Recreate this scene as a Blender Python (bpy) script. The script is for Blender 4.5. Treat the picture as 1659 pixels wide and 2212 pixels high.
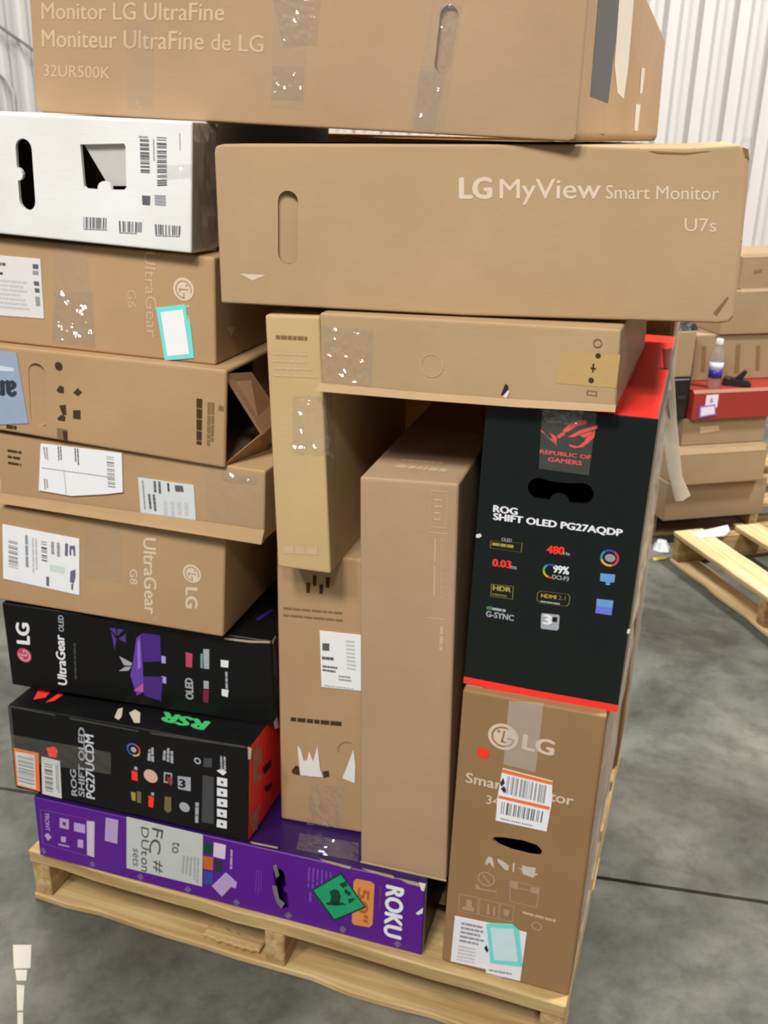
import bpy, bmesh, math, random
from mathutils import Vector, Matrix

for o in list(bpy.data.objects):
    bpy.data.objects.remove(o)
SC = bpy.context.scene
COL = SC.collection
R = math.radians

# ------------------------------------------------------------------ camera
CAM_ROT=[[0.944238, -0.139601, 0.298204], [0.328576, 0.341039, -0.880755], [0.021255, 0.929626, 0.367892]]
CAM_LOC=(1.0977,-1.1828,1.4065)
FOCAL_PX=2100.00
cam_data = bpy.data.cameras.new('camera')
cam_data.sensor_fit = 'VERTICAL'
cam_data.sensor_height = 36.0
cam_data.lens = 36.0 * FOCAL_PX / 2212.0
cam_data.clip_start = 0.02
cam_data.clip_end = 100
cam = bpy.data.objects.new('camera', cam_data)
cam.matrix_world = Matrix.Translation(CAM_LOC) @ Matrix(CAM_ROT).to_4x4()
COL.objects.link(cam)
cam_data.dof.use_dof = True
cam_data.dof.focus_distance = 0.7
cam_data.dof.aperture_fstop = 19.0
SC.camera = cam

# ------------------------------------------------------------------ light
world = bpy.data.worlds.new('warehouse_ambient')
SC.world = world
world.use_nodes = True
world.node_tree.nodes['Background'].inputs[0].default_value = (1.0, 0.975, 0.94, 1)
world.node_tree.nodes['Background'].inputs[1].default_value = 0.20


def area(name, loc, target, size, power, col):
    l = bpy.data.lights.new(name, 'AREA')
    l.shape = 'DISK'
    l.size = size
    l.energy = power
    l.color = col
    o = bpy.data.objects.new(name, l)
    o.location = loc
    o.rotation_euler = (Vector(target) - Vector(loc)).to_track_quat('-Z', 'Y').to_euler()
    COL.objects.link(o)


area('high_bay_lamp_front_left', (-1.4, -4.6, 6.2), (0.5, 0.2, 0.8), 0.9, 185, (1.0, 0.975, 0.95))
area('high_bay_lamp_front', (2.3, -5.3, 6.0), (0.6, 0.2, 0.8), 0.9, 120, (1.0, 0.975, 0.95))
area('high_bay_lamp_near', (0.45, -2.4, 4.1), (0.5, 0.1, 0.9), 0.7, 112, (1.0, 0.975, 0.95))
area('high_bay_lamp_rear_left', (-2.2, 3.0, 6.0), (1.2, 0.6, 0.0), 0.7, 130, (1.0, 0.98, 0.95))
area('high_bay_lamp_right', (3.4, 1.6, 5.5), (1.4, 0.9, 0.0), 0.7, 400, (1.0, 0.985, 0.96))
area('high_bay_lamp_wall', (-2.0, 1.4, 6.5), (-1.2, 4.5, 1.6), 0.8, 190, (1.0, 0.98, 0.96))

SC.view_settings.view_transform = 'Standard'
SC.view_settings.look = 'None'
SC.view_settings.exposure = 0.0
SC.view_settings.gamma = 1.0
SC.view_settings.use_curve_mapping = False


# ------------------------------------------------------------------ materials
def lin(c):
    out = []
    for v in c[:3]:
        v = v / 255.0
        out.append(v / 12.92 if v <= 0.04045 else ((v + 0.055) / 1.055) ** 2.4)
    return (out[0], out[1], out[2], 1.0)


MATS = {}


def nodes_of(name):
    m = bpy.data.materials.new(name)
    m.use_nodes = True
    nt = m.node_tree
    return m, nt, nt.nodes['Principled BSDF']


def flat(name, c, rough=0.55, spec=0.3, var=0.06, scale=40.0):
    """print ink, paper or plastic: one colour with a little procedural unevenness"""
    if name in MATS:
        return MATS[name]
    m, nt, b = nodes_of(name)
    n = nt.nodes.new('ShaderNodeTexNoise')
    n.inputs['Scale'].default_value = scale
    n.inputs['Detail'].default_value = 3
    tc = nt.nodes.new('ShaderNodeTexCoord')
    nt.links.new(tc.outputs['Object'], n.inputs['Vector'])
    mx = nt.nodes.new('ShaderNodeMixRGB')
    l = lin(c)
    mx.inputs[1].default_value = [v * (1 - var) for v in l[:3]] + [1]
    mx.inputs[2].default_value = [min(1, v * (1 + var)) for v in l[:3]] + [1]
    nt.links.new(n.outputs['Fac'], mx.inputs[0])
    nt.links.new(mx.outputs[0], b.inputs['Base Color'])
    b.inputs['Roughness'].default_value = rough
    b.inputs['Specular IOR Level'].default_value = spec
    MATS[name] = m
    return m


def cardboard(name, c, stain=None, rough=0.75):
    if name in MATS:
        return MATS[name]
    m, nt, b = nodes_of(name)
    tc = nt.nodes.new('ShaderNodeTexCoord')
    n1 = nt.nodes.new('ShaderNodeTexNoise')
    n1.inputs['Scale'].default_value = 5.0
    n1.inputs['Detail'].default_value = 5
    n1.inputs['Roughness'].default_value = 0.55
    nt.links.new(tc.outputs['Object'], n1.inputs['Vector'])
    mp = nt.nodes.new('ShaderNodeMapping')
    mp.inputs['Scale'].default_value = (30, 30, 700)
    nt.links.new(tc.outputs['Object'], mp.inputs['Vector'])
    n2 = nt.nodes.new('ShaderNodeTexNoise')
    n2.inputs['Scale'].default_value = 1.0
    n2.inputs['Detail'].default_value = 2
    nt.links.new(mp.outputs['Vector'], n2.inputs['Vector'])
    l = lin(c)
    ramp = nt.nodes.new('ShaderNodeValToRGB')
    ramp.color_ramp.elements[0].position = 0.3
    ramp.color_ramp.elements[1].position = 0.72
    ramp.color_ramp.elements[0].color = (l[0] * 0.92, l[1] * 0.91, l[2] * 0.88, 1)
    ramp.color_ramp.elements[1].color = (l[0] * 1.06, l[1] * 1.06, l[2] * 1.08, 1)
    nt.links.new(n1.outputs['Fac'], ramp.inputs['Fac'])
    mx = nt.nodes.new('ShaderNodeMixRGB')
    mx.blend_type = 'MULTIPLY'
    mx.inputs[0].default_value = 0.12
    nt.links.new(ramp.outputs['Color'], mx.inputs[1])
    nt.links.new(n2.outputs['Fac'], mx.inputs[2])
    nt.links.new(mx.outputs[0], b.inputs['Base Color'])
    b.inputs['Roughness'].default_value = rough
    b.inputs['Specular IOR Level'].default_value = 0.2
    bump = nt.nodes.new('ShaderNodeBump')
    bump.inputs['Strength'].default_value = 0.12
    bump.inputs['Distance'].default_value = 0.02
    nt.links.new(n1.outputs['Fac'], bump.inputs['Height'])
    nt.links.new(bump.outputs['Normal'], b.inputs['Normal'])
    MATS[name] = m
    return m


def clear_film(name, haze=0.12, gloss=0.25, tint=(235, 228, 215), rough=0.12, bump_scale=90, bump=0.6):
    """stretched tape or wrap: mostly see-through, a little milky, with a wrinkled shine"""
    if name in MATS:
        return MATS[name]
    m = bpy.data.materials.new(name)
    m.use_nodes = True
    nt = m.node_tree
    nt.nodes.clear()
    out = nt.nodes.new('ShaderNodeOutputMaterial')
    tr = nt.nodes.new('ShaderNodeBsdfTransparent')
    df = nt.nodes.new('ShaderNodeBsdfDiffuse')
    df.inputs['Color'].default_value = lin(tint)
    gl = nt.nodes.new('ShaderNodeBsdfGlossy')
    gl.inputs['Roughness'].default_value = rough
    gl.inputs['Color'].default_value = (0.95, 0.95, 0.95, 1)
    tc = nt.nodes.new('ShaderNodeTexCoord')
    ns = nt.nodes.new('ShaderNodeTexNoise')
    ns.inputs['Scale'].default_value = bump_scale
    ns.inputs['Detail'].default_value = 2
    nt.links.new(tc.outputs['Object'], ns.inputs['Vector'])
    bp = nt.nodes.new('ShaderNodeBump')
    bp.inputs['Strength'].default_value = bump
    bp.inputs['Distance'].default_value = 0.006
    nt.links.new(ns.outputs['Fac'], bp.inputs['Height'])
    nt.links.new(bp.outputs['Normal'], gl.inputs['Normal'])
    a = nt.nodes.new('ShaderNodeMixShader')
    a.inputs[0].default_value = haze
    nt.links.new(tr.outputs[0], a.inputs[1])
    nt.links.new(df.outputs[0], a.inputs[2])
    c = nt.nodes.new('ShaderNodeMixShader')
    c.inputs[0].default_value = gloss
    nt.links.new(a.outputs[0], c.inputs[1])
    nt.links.new(gl.outputs[0], c.inputs[2])
    nt.links.new(c.outputs[0], out.inputs['Surface'])
    MATS[name] = m
    return m


def wood(name, axis, c1=(214, 186, 134), c2=(176, 140, 90)):
    if name in MATS:
        return MATS[name]
    m, nt, b = nodes_of(name)
    tc = nt.nodes.new('ShaderNodeTexCoord')
    mp = nt.nodes.new('ShaderNodeMapping')
    mp.inputs['Scale'].default_value = (3, 60, 60) if axis == 0 else (60, 3, 60)
    nt.links.new(tc.outputs['Object'], mp.inputs['Vector'])
    n = nt.nodes.new('ShaderNodeTexNoise')
    n.inputs['Scale'].default_value = 1.0
    n.inputs['Detail'].default_value = 6
    n.inputs['Distortion'].default_value = 0.6
    nt.links.new(mp.outputs['Vector'], n.inputs['Vector'])
    n2 = nt.nodes.new('ShaderNodeTexNoise')
    n2.inputs['Scale'].default_value = 6
    n2.inputs['Detail'].default_value = 4
    nt.links.new(tc.outputs['Object'], n2.inputs['Vector'])
    r = nt.nodes.new('ShaderNodeValToRGB')
    r.color_ramp.elements[0].position = 0.33
    r.color_ramp.elements[1].position = 0.66
    r.color_ramp.elements[0].color = lin(c2)
    r.color_ramp.elements[1].color = lin(c1)
    nt.links.new(n.outputs['Fac'], r.inputs['Fac'])
    mx = nt.nodes.new('ShaderNodeMixRGB')
    mx.blend_type = 'MULTIPLY'
    mx.inputs[0].default_value = 0.2
    nt.links.new(r.outputs['Color'], mx.inputs[1])
    nt.links.new(n2.outputs['Fac'], mx.inputs[2])
    nt.links.new(mx.outputs[0], b.inputs['Base Color'])
    b.inputs['Roughness'].default_value = 0.75
    b.inputs['Specular IOR Level'].default_value = 0.2
    bm_ = nt.nodes.new('ShaderNodeBump')
    bm_.inputs['Strength'].default_value = 0.25
    bm_.inputs['Distance'].default_value = 0.004
    nt.links.new(n.outputs['Fac'], bm_.inputs['Height'])
    nt.links.new(bm_.outputs['Normal'], b.inputs['Normal'])
    MATS[name] = m
    return m


def concrete():
    m, nt, b = nodes_of('stained_concrete')
    tc = nt.nodes.new('ShaderNodeTexCoord')

    def noise(scale, detail, rough=0.6, dist=0.0):
        n = nt.nodes.new('ShaderNodeTexNoise')
        n.inputs['Scale'].default_value = scale
        n.inputs['Detail'].default_value = detail
        n.inputs['Roughness'].default_value = rough
        n.inputs['Distortion'].default_value = dist
        nt.links.new(tc.outputs['Object'], n.inputs['Vector'])
        return n

    def ramp(src, stops):
        r = nt.nodes.new('ShaderNodeValToRGB')
        e = r.color_ramp.elements
        e[0].position, e[0].color = stops[0]
        e[1].position, e[1].color = stops[-1]
        for p, c in stops[1:-1]:
            x = e.new(p)
            x.color = c
        nt.links.new(src, r.inputs['Fac'])
        return r

    def mul(a, bb, f=1.0):
        x = nt.nodes.new('ShaderNodeMixRGB')
        x.blend_type = 'MULTIPLY'
        x.inputs[0].default_value = f
        nt.links.new(a, x.inputs[1])
        nt.links.new(bb, x.inputs[2])
        return x.outputs[0]

    n1 = noise(2.2, 8, 0.62, 0.4)
    base = ramp(n1.outputs['Fac'], [(0.34, lin((74, 72, 65))), (0.5, lin((104, 103, 96))), (0.64, lin((128, 125, 117)))])
    n2 = noise(0.9, 5, 0.55, 0.8)
    tint = ramp(n2.outputs['Fac'], [(0.36, (0.80, 0.86, 0.83, 1)), (0.62, (1.0, 0.97, 0.92, 1))])
    col = mul(base.outputs['Color'], tint.outputs['Color'])
    n3 = noise(14, 6, 0.7)
    fine = ramp(n3.outputs['Fac'], [(0.36, (0.62, 0.61, 0.58, 1)), (0.55, (1, 1, 1, 1))])
    col = mul(col, fine.outputs['Color'], 0.8)
    v = nt.nodes.new('ShaderNodeTexVoronoi')
    v.inputs['Scale'].default_value = 4.5
    v.inputs['Randomness'].default_value = 1.0
    nt.links.new(tc.outputs['Object'], v.inputs['Vector'])
    spots = ramp(v.outputs['Distance'], [(0.035, (0.35, 0.34, 0.32, 1)), (0.085, (1, 1, 1, 1))])
    n4 = noise(1.7, 2)
    gate = ramp(n4.outputs['Fac'], [(0.52, (0, 0, 0, 1)), (0.6, (1, 1, 1, 1))])
    x = nt.nodes.new('ShaderNodeMixRGB')
    x.blend_type = 'MULTIPLY'
    nt.links.new(gate.outputs['Color'], x.inputs[0])
    nt.links.new(col, x.inputs[1])
    nt.links.new(spots.outputs['Color'], x.inputs[2])
    nt.links.new(x.outputs[0], b.inputs['Base Color'])
    b.inputs['Roughness'].default_value = 0.55
    b.inputs['Specular IOR Level'].default_value = 0.35
    bp = nt.nodes.new('ShaderNodeBump')
    bp.inputs['Strength'].default_value = 0.15
    bp.inputs['Distance'].default_value = 0.01
    nt.links.new(n3.outputs['Fac'], bp.inputs['Height'])
    nt.links.new(bp.outputs['Normal'], b.inputs['Normal'])
    return m


KRAFT_A = cardboard('kraft_tan', (176, 146, 112))
KRAFT_C = cardboard('kraft_tan_light', (184, 154, 117))
KRAFT_L = cardboard('kraft_yellow', (204, 175, 128))
KRAFT_M = cardboard('kraft_pinkish', (182, 152, 120))
KRAFT_G = cardboard('kraft_brown', (184, 150, 111))
KRAFT_O = cardboard('kraft_dark', (156, 122, 84))
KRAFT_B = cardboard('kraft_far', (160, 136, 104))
KRAFT_IN = cardboard('kraft_core', (150, 120, 82))
WHITE_BOX = cardboard('white_carton', (232, 232, 228))
BLACK = flat('black_print', (17, 17, 17), 0.4, 0.25, 0.15)
BLACK_N = flat('black_green_print', (22, 28, 27), 0.38, 0.3, 0.15)
RED = flat('red_print', (250, 60, 46), 0.45, 0.3)
PURPLE = flat('purple_print', (88, 24, 138), 0.4, 0.35, 0.12, 8)
PURPLE_DK = flat('dark_purple_print', (44, 22, 78), 0.3, 0.5, 0.1)
INK_LT = flat('pale_ink', (218, 196, 172), 0.7, 0.1)
INK_LT2 = flat('faint_pale_ink', (200, 172, 138), 0.7, 0.1)
INK_DK = flat('brown_ink', (74, 55, 34), 0.7, 0.1)
INK_MID = flat('faint_brown_ink', (132, 104, 70), 0.7, 0.1)
WHITE = flat('white_paper', (238, 239, 240), 0.5, 0.3, 0.03)
OFFWHITE = flat('grey_white_paper', (196, 200, 194), 0.45, 0.3, 0.05)
INK_BK = flat('black_ink', (48, 46, 50), 0.6, 0.2)
INK_GY = flat('grey_ink', (150, 150, 154), 0.6, 0.2)
INK_GY2 = flat('dark_grey_ink', (96, 96, 100), 0.6, 0.2)
WHITE_INK = flat('white_ink', (232, 232, 236), 0.5, 0.2, 0.02)
WHITE_INK2 = flat('dim_white_ink', (168, 170, 178), 0.5, 0.2)
ORANGE = flat('orange_print', (240, 120, 60), 0.5)
ORANGE_P = flat('orange_pill_print', (222, 142, 74), 0.5)
ORANGE_D = flat('dark_orange_ink', (176, 98, 50), 0.5)
CYAN = flat('turquoise_print', (120, 222, 214), 0.5)
GREEN = flat('green_paper', (32, 158, 110), 0.5)
GREEN_T = flat('bright_green_ink', (70, 190, 110), 0.5)
DKGREEN = flat('dark_green_ink', (22, 70, 50), 0.5)
LILAC = flat('lilac_paper', (186, 158, 206), 0.5)
LILAC_D = flat('faint_lilac_ink', (112, 78, 150), 0.5)
YELLOW = flat('olive_yellow_ink', (170, 152, 60), 0.5)
OLIVE = flat('olive_ink', (116, 106, 66), 0.5)
BLUE_LB = flat('pale_blue_paper', (152, 168, 190), 0.4)
NAVY = flat('navy_ink', (44, 52, 74), 0.5)
SKY = flat('sky_blue_ink', (108, 158, 214), 0.5)
VIOLET = flat('violet_ink', (112, 122, 222), 0.5)
PURP_ART = flat('violet_art_ink', (104, 66, 168), 0.4)
PURP_ART2 = flat('lavender_art_ink', (148, 116, 200), 0.4)
PINKRED = flat('pink_red_ink', (196, 68, 104), 0.5)
MAROON = flat('maroon_ink', (128, 34, 66), 0.5)
PEACH = flat('peach_ink', (216, 176, 156), 0.5)
TANBLOB = flat('tan_ink', (206, 194, 176), 0.5)
GREY_PANEL = flat('charcoal_ink', (70, 72, 74), 0.5)
DK_TAPE = flat('charcoal_tape', (62, 59, 60), 0.4)
TAPE = clear_film('clear_tape', 0.05, 0.07, bump=0.2)
TAPE_CRINKLED = clear_film('wrinkled_clear_tape', 0.05, 0.12, rough=0.06, bump_scale=60, bump=0.5)
TAPE_MATTE = clear_film('milky_tape', 0.30, 0.06, rough=0.25, bump=0.2)
WRAP = clear_film('stretch_wrap', 0.32, 0.16, (196, 184, 166), 0.15, 30, 0.5)
WRAP_OPAQUE = clear_film('bunched_stretch_wrap', 0.86, 0.10, (170, 158, 136), 0.2, 40, 0.4)
WORN = flat('worn_paper_edge', (176, 160, 138), 0.8, 0.1, 0.2, 120)
WORN_W = flat('bare_white_edge', (224, 220, 212), 0.8, 0.1, 0.1, 120)
FOAM = flat('white_foam', (228, 224, 220), 0.8, 0.1)
BLACK_PL = flat('black_plastic', (24, 22, 20), 0.4, 0.5)
GREY_CABLE = flat('grey_cable', (120, 118, 114), 0.5)
WALL = flat('white_painted_steel', (208, 204, 201), 0.35, 0.4, 0.03, 2)
WOOD_X = wood('pine_board', 0)
WOOD_Y = wood('pine_stringer', 1)
WOOD_X2 = wood('pale_pine_board', 0, (236, 214, 166), (206, 174, 120))
WOOD_Y2 = wood('pale_pine_stringer', 1, (206, 176, 122), (160, 128, 80))
FLOOR = concrete()


# ------------------------------------------------------------------ helpers
def tag(o, label=None, cat=None, group=None, kind=None):
    if label:
        o['label'] = label
    if cat:
        o['category'] = cat
    if group:
        o['group'] = group
    if kind:
        o['kind'] = kind
    return o


def empty(name, loc, rz=0.0):
    o = bpy.data.objects.new(name, None)
    o.empty_display_size = 0.05
    o.location = loc
    o.rotation_euler = (0, 0, rz)
    COL.objects.link(o)
    return o


def link(name, me, mat, parent=None):
    o = bpy.data.objects.new(name, me)
    mats = mat if isinstance(mat, (list, tuple)) else [mat]
    for m in mats:
        me.materials.append(m)
    if parent is not None:
        o.parent = parent
    COL.objects.link(o)
    return o


def mesh_obj(name, verts, faces, mat, parent=None, smooth=False):
    me = bpy.data.meshes.new(name)
    me.from_pydata([tuple(v) for v in verts], [], faces)
    me.update()
    if smooth:
        for p in me.polygons:
            p.use_smooth = True
    return link(name, me, mat, parent)


def bm_obj(name, bm, mat, parent=None):
    me = bpy.data.meshes.new(name)
    bm.to_mesh(me)
    bm.free()
    return link(name, me, mat, parent)


def dup(root, loc, rz):
    r = root.copy()
    COL.objects.link(r)
    r.location = loc
    r.rotation_euler = (0, 0, rz)
    for ch in list(root.children):
        c = ch.copy()
        COL.objects.link(c)
        c.parent = r
        for g in list(ch.children):
            d = g.copy()
            COL.objects.link(d)
            d.parent = c
    return r


BOX={
'A':dict(o=(0.1113,0.1026,1.3967),yaw=-0.08727,q=[(0,0.0222),(0.8023,0),(0.803,0.2511),(0.0175,0.3308)],d=0.550),
'B':dict(o=(-0.0435,0.0286,1.2382),yaw=0.01738,q=[(0,0.0144),(0.4383,0),(0.4495,0.1702),(0.0139,0.1789)],d=0.500),
'C':dict(o=(0.442,0.0283,1.175),yaw=0.05236,q=[(0,0),(0.6729,0.0213),(0.662,0.2223),(-0.0009,0.2042)],d=0.500),
'D':dict(o=(-0.1333,0.0418,1.0783),yaw=0.02775,q=[(0,0.0058),(0.5475,0),(0.5526,0.1541),(0.0179,0.1655)],d=0.500),
'E':dict(o=(-0.1057,0.0243,0.9283),yaw=0.02618,q=[(0,0.02),(0.5375,0),(0.5469,0.1498),(0.007,0.1545)],d=0.500),
'F':dict(o=(0.0148,0.0368,0.8152),yaw=0.02206,q=[(0,0.0027),(0.4743,0),(0.4796,0.1142),(0.0031,0.1207)],d=0.500),
'G':dict(o=(-0.1312,0.0302,0.627),yaw=0.04775,q=[(0,0),(0.5385,0.0015),(0.5503,0.1825),(0.0168,0.1792)],d=0.480),
'H':dict(o=(-0.016,0.0358,0.4569),yaw=0.09419,q=[(0,0),(0.5004,0.0013),(0.4983,0.1658),(0.0014,0.1654)],d=0.500),
'I':dict(o=(-0.0053,-0.0024,0.2614),yaw=0.02962,q=[(0,0),(0.4675,0.0049),(0.4755,0.1979),(0.0087,0.1809)],d=0.460),
'J':dict(o=(0.0324,-0.0063,0.1191),yaw=0.03229,q=[(0,0.0024),(0.743,0),(0.7437,0.1505),(0.0032,0.1366)],d=0.900),
'K':dict(o=(0.5185,0.0325,0.7847),yaw=0.04181,q=[(0,0),(0.0847,0.0009),(0.0684,0.3821),(-0.0114,0.3788)],d=0.420),
'L':dict(o=(0.4894,0.0853,0.2666),yaw=0.06595,q=[(0,0),(0.1501,0.005),(0.143,0.5226),(0.002,0.5179)],d=0.420),
'M':dict(o=(0.6604,0.0293,0.2704),yaw=0.05145,q=[(0,0),(0.1458,0.0003),(0.132,0.684),(-0.0102,0.6777)],d=0.460),
'N':dict(o=(0.8157,0.0335,0.6441),yaw=0.02343,q=[(0,0.0027),(0.2231,0),(0.2278,0.4311),(0.008,0.4305)],d=0.560),
'O':dict(o=(0.8102,0.0181,0.1195),yaw=0.01193,q=[(0,0.0018),(0.2105,0),(0.2157,0.5265),(0.0089,0.525)],d=0.620),
'P':dict(o=(0.5962,0.0205,1.0726),yaw=0.00524,q=[(0,0),(0.3952,0.0122),(0.3911,0.1124),(-0.0031,0.102)],d=0.420),
'ba':dict(o=(1.0067,2.2242,0.1071),yaw=0.57596,q=[(0,0),(0.4045,0),(0.4045,0.1438),(0,0.1438)],d=0.500),
'bb':dict(o=(1.032,2.2048,0.2519),yaw=0.57596,q=[(0,0),(0.3504,0),(0.3504,0.1333),(0,0.1333)],d=0.500),
'bc':dict(o=(1.0312,2.2521,0.3862),yaw=0.57596,q=[(0,0),(0.3284,0),(0.3284,0.0971),(0,0.0971)],d=0.500),
'bd':dict(o=(1.0529,2.2423,0.4843),yaw=0.57596,q=[(0,0),(0.4833,0),(0.4833,0.1039),(0,0.1039)],d=0.450),
'be':dict(o=(1.0319,2.3837,0.5893),yaw=0.57596,q=[(0,0),(0.4932,0),(0.4932,0.1641),(0,0.1641)],d=0.300),
'bf':dict(o=(0.9317,2.1994,0.6318),yaw=0.57596,q=[(0,0),(0.12,0),(0.12,0.1571),(0,0.1571)],d=0.300),
'bg':dict(o=(1.1039,2.4185,0.7543),yaw=0.57596,q=[(0,0),(0.3697,0),(0.3697,0.152),(0,0.152)],d=0.350),
'bh':dict(o=(1.1452,2.4691,0.9073),yaw=0.57596,q=[(0,0),(0.2939,0),(0.2939,0.1128),(0,0.1128)],d=0.300),
}


SEPARATE = {'torn_patch', 'torn_paper', 'torn_hole', 'orange_stripe', 'white_icon', 'label_mark', 'handling_symbol', 'worn_edge', 'worn_corner', 'worn_chip', 'black_mark',
            'screen_artwork', 'fan_artwork', 'wing_emblem', 'lavender_block', 'crease', 'sticker_scrawl', 'marker_scrawl', 'red_slash_emblem', 'tan_emblem', 'torn_flap', 'pale_scuff', 'label_rule'}


class Carton:
    """a box: its Empty, its body and the maps from face coordinates (metres) to the box's own space"""

    def __init__(self, key, name, label, cat, group):
        b = BOX[key]
        self.q = b['q']
        self.d = b['d']
        self.root = tag(empty(name, b['o'], b['yaw']), label, cat, group)

    def pt(self, face, a, b, eps=0.0):
        (bl, br, tr, tl) = self.q
        if face == 'F':
            return Vector((a, -eps, b))
        if face == 'R':
            t = (b - br[1]) / (tr[1] - br[1])
            return Vector((br[0] + t * (tr[0] - br[0]) + eps, a, b))
        t = (a - tl[0]) / (tr[0] - tl[0])
        return Vector((a, b, tl[1] + t * (tr[1] - tl[1]) + eps))

    def body(self, mat, outline=None, bevel=0.004, holes=(), back=None, sides=None, name='carton_body', open_right=False, wall=0.005):
        out = outline or list(self.q)
        bk = back or out
        bm = bmesh.new()
        fv = [bm.verts.new((u, 0, v)) for u, v in out]
        bv = [bm.verts.new((p[0], p[2] if len(p) > 2 else self.d, p[1])) for p in bk]
        n = len(out)
        bm.faces.new(fv)
        bm.faces.new(bv[::-1])
        for i in range(n):
            j = (i + 1) % n
            bm.faces.new((fv[j], fv[i], bv[i], bv[j]))
        bmesh.ops.recalc_face_normals(bm, faces=bm.faces[:])
        bmesh.ops.bevel(bm, geom=bm.edges[:], offset=bevel, segments=3, profile=0.6, affect='EDGES', clamp_overlap=True)
        bm.normal_update()
        mats = [mat]
        if sides:
            for k, m in sides.items():
                mats.append(m)
                ax = {'x': 0, 'y': 1, 'z': 2}[k[1]]
                s = 1 if k[0] == '+' else -1
                for f in bm.faces:
                    if f.normal[ax] * s > 0.93:
                        f.material_index = len(mats) - 1
        if open_right:
            c = [f for f in bm.faces if f.normal.x > 0.9]
            bmesh.ops.delete(bm, geom=[max(c, key=lambda f: f.calc_area())], context='FACES_ONLY')
        if holes:
            c = [f for f in bm.faces if f.normal.y < -0.99]
            ff = max(c, key=lambda f: f.calc_area())
            mi = ff.material_index
            edges = list(ff.edges)
            bmesh.ops.delete(bm, geom=[ff], context='FACES_ONLY')
            rims = []
            for h in holes:
                hv = [bm.verts.new((u, 0, v)) for u, v in h]
                he = [bm.edges.new((hv[i], hv[(i + 1) % len(hv)])) for i in range(len(hv))]
                edges += he
                rims.append(hv)
            r = bmesh.ops.triangle_fill(bm, edges=edges, use_beauty=True, use_dissolve=False, normal=(0, -1, 0))
            for g in r['geom']:
                if isinstance(g, bmesh.types.BMFace):
                    g.material_index = mi
                    if g.normal.y > 0:
                        g.normal_flip()
            for hv in rims:
                iv = [bm.verts.new((v.co.x, wall, v.co.z)) for v in hv]
                for i in range(len(hv)):
                    j = (i + 1) % len(hv)
                    f = bm.faces.new((hv[i], hv[j], iv[j], iv[i]))
                    f.material_index = 0
        return bm_obj(name, bm, mats, self.root)

    # ---- flat things on a face -------------------------------------------------
    def polys(self, name, polys, mat, face='F', eps=0.0004, parent=None):
        if name in SEPARATE and len(polys) > 1:
            return [self.polys(name, [p], mat, face, eps, parent) for p in polys][0]
        vs, fs = [], []
        for p in polys:
            s = len(vs)
            vs += [self.pt(face, a, b, eps) for a, b in p]
            fs.append(list(range(s, s + len(p))))
        return mesh_obj(name, vs, fs, mat, parent or self.root)

    def sheet(self, name, poly, mat, face='F', eps=0.0008, parent=None):
        """a label: a thin sheet with edges"""
        n = len(poly)
        vs = [self.pt(face, a, b, eps) for a, b in poly] + [self.pt(face, a, b, 0.0001) for a, b in poly]
        fs = [list(range(n))] + [[i, i + n, (i + 1) % n + n, (i + 1) % n] for i in range(n)]
        return mesh_obj(name, vs, fs, mat, parent or self.root)

    def text(self, s, p0, p1, p2, mat, face='F', eps=0.0004, bold=0.0, name='printed_lettering', parent=None, space=1.0):
        vs, fs = text_tris(s, 0.0, space)
        x0 = min(v[0] for v in vs)
        x1 = max(v[0] for v in vs)
        h = max(v[1] for v in vs)
        P0, P1, P2 = Vector(p0), Vector(p1), Vector(p2)
        ex, ey = (P1 - P0) / (x1 - x0), (P2 - P0) / h
        out, faces = [], []
        shifts = [(0, 0)] if bold <= 0 else [(-bold, 0), (bold, 0), (0, -bold * 0.6), (0, bold * 0.6)]
        for k, (sx, sy) in enumerate(shifts):     # heavier strokes: the outline printed with small shifts
            n0 = len(out)
            for x, y in vs:
                q = P0 + ex * (x - x0 + sx) + ey * (y + sy)
                out.append(self.pt(face, q.x, q.y, eps + k * 0.00003))
            faces += [[n0 + i for i in f] for f in fs]
        fs = faces
        return mesh_obj(name, out, fs, mat, parent or self.root)

    def bars(self, quad, n, mat, seed=1, face='F', eps=0.0012, name='barcode', parent=None, fill=0.55):
        """bar code: bars run from edge 0-1 to edge 3-2, spread along 0->1"""
        rnd = random.Random(seed)
        w = [rnd.choice((1, 1, 2, 3)) for _ in range(2 * n)]
        tot = sum(w)
        P = [Vector(p) for p in quad]
        polys, t = [], 0
        for i, k in enumerate(w):
            if i % 2 == 0:
                a, b = t / tot, (t + k * fill * 1.6) / tot
                b = min(b, 1)
                polys.append([P[0].lerp(P[1], a), P[0].lerp(P[1], b), P[3].lerp(P[2], b), P[3].lerp(P[2], a)])
            t += k
        return self.polys(name, [[tuple(v) for v in p] for p in polys], mat, face, eps, parent)

    def lines(self, quad, rows, mat, seed=1, face='F', eps=0.0005, name='small_print', parent=None, thick=0.5, words=5):
        """small unreadable print: rows of word blocks, rows spread along 0->3, words along 0->1"""
        rnd = random.Random(seed)
        P = [Vector(p) for p in quad]
        polys = []
        for r in range(rows):
            a, b = (r + 0.5 - thick / 2) / rows, (r + 0.5 + thick / 2) / rows
            t = 0.0
            end = rnd.uniform(0.7, 1.0)
            while t < end - 0.02:
                l = min(end, t + rnd.uniform(0.5, 1.5) / words)

                def at(s, v):
                    return tuple(P[0].lerp(P[1], s).lerp(P[3].lerp(P[2], s), v))
                polys.append([at(t, a), at(l, a), at(l, b), at(t, b)])
                t = l + 0.12 / words
        return self.polys(name, polys, mat, face, eps, parent)

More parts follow.
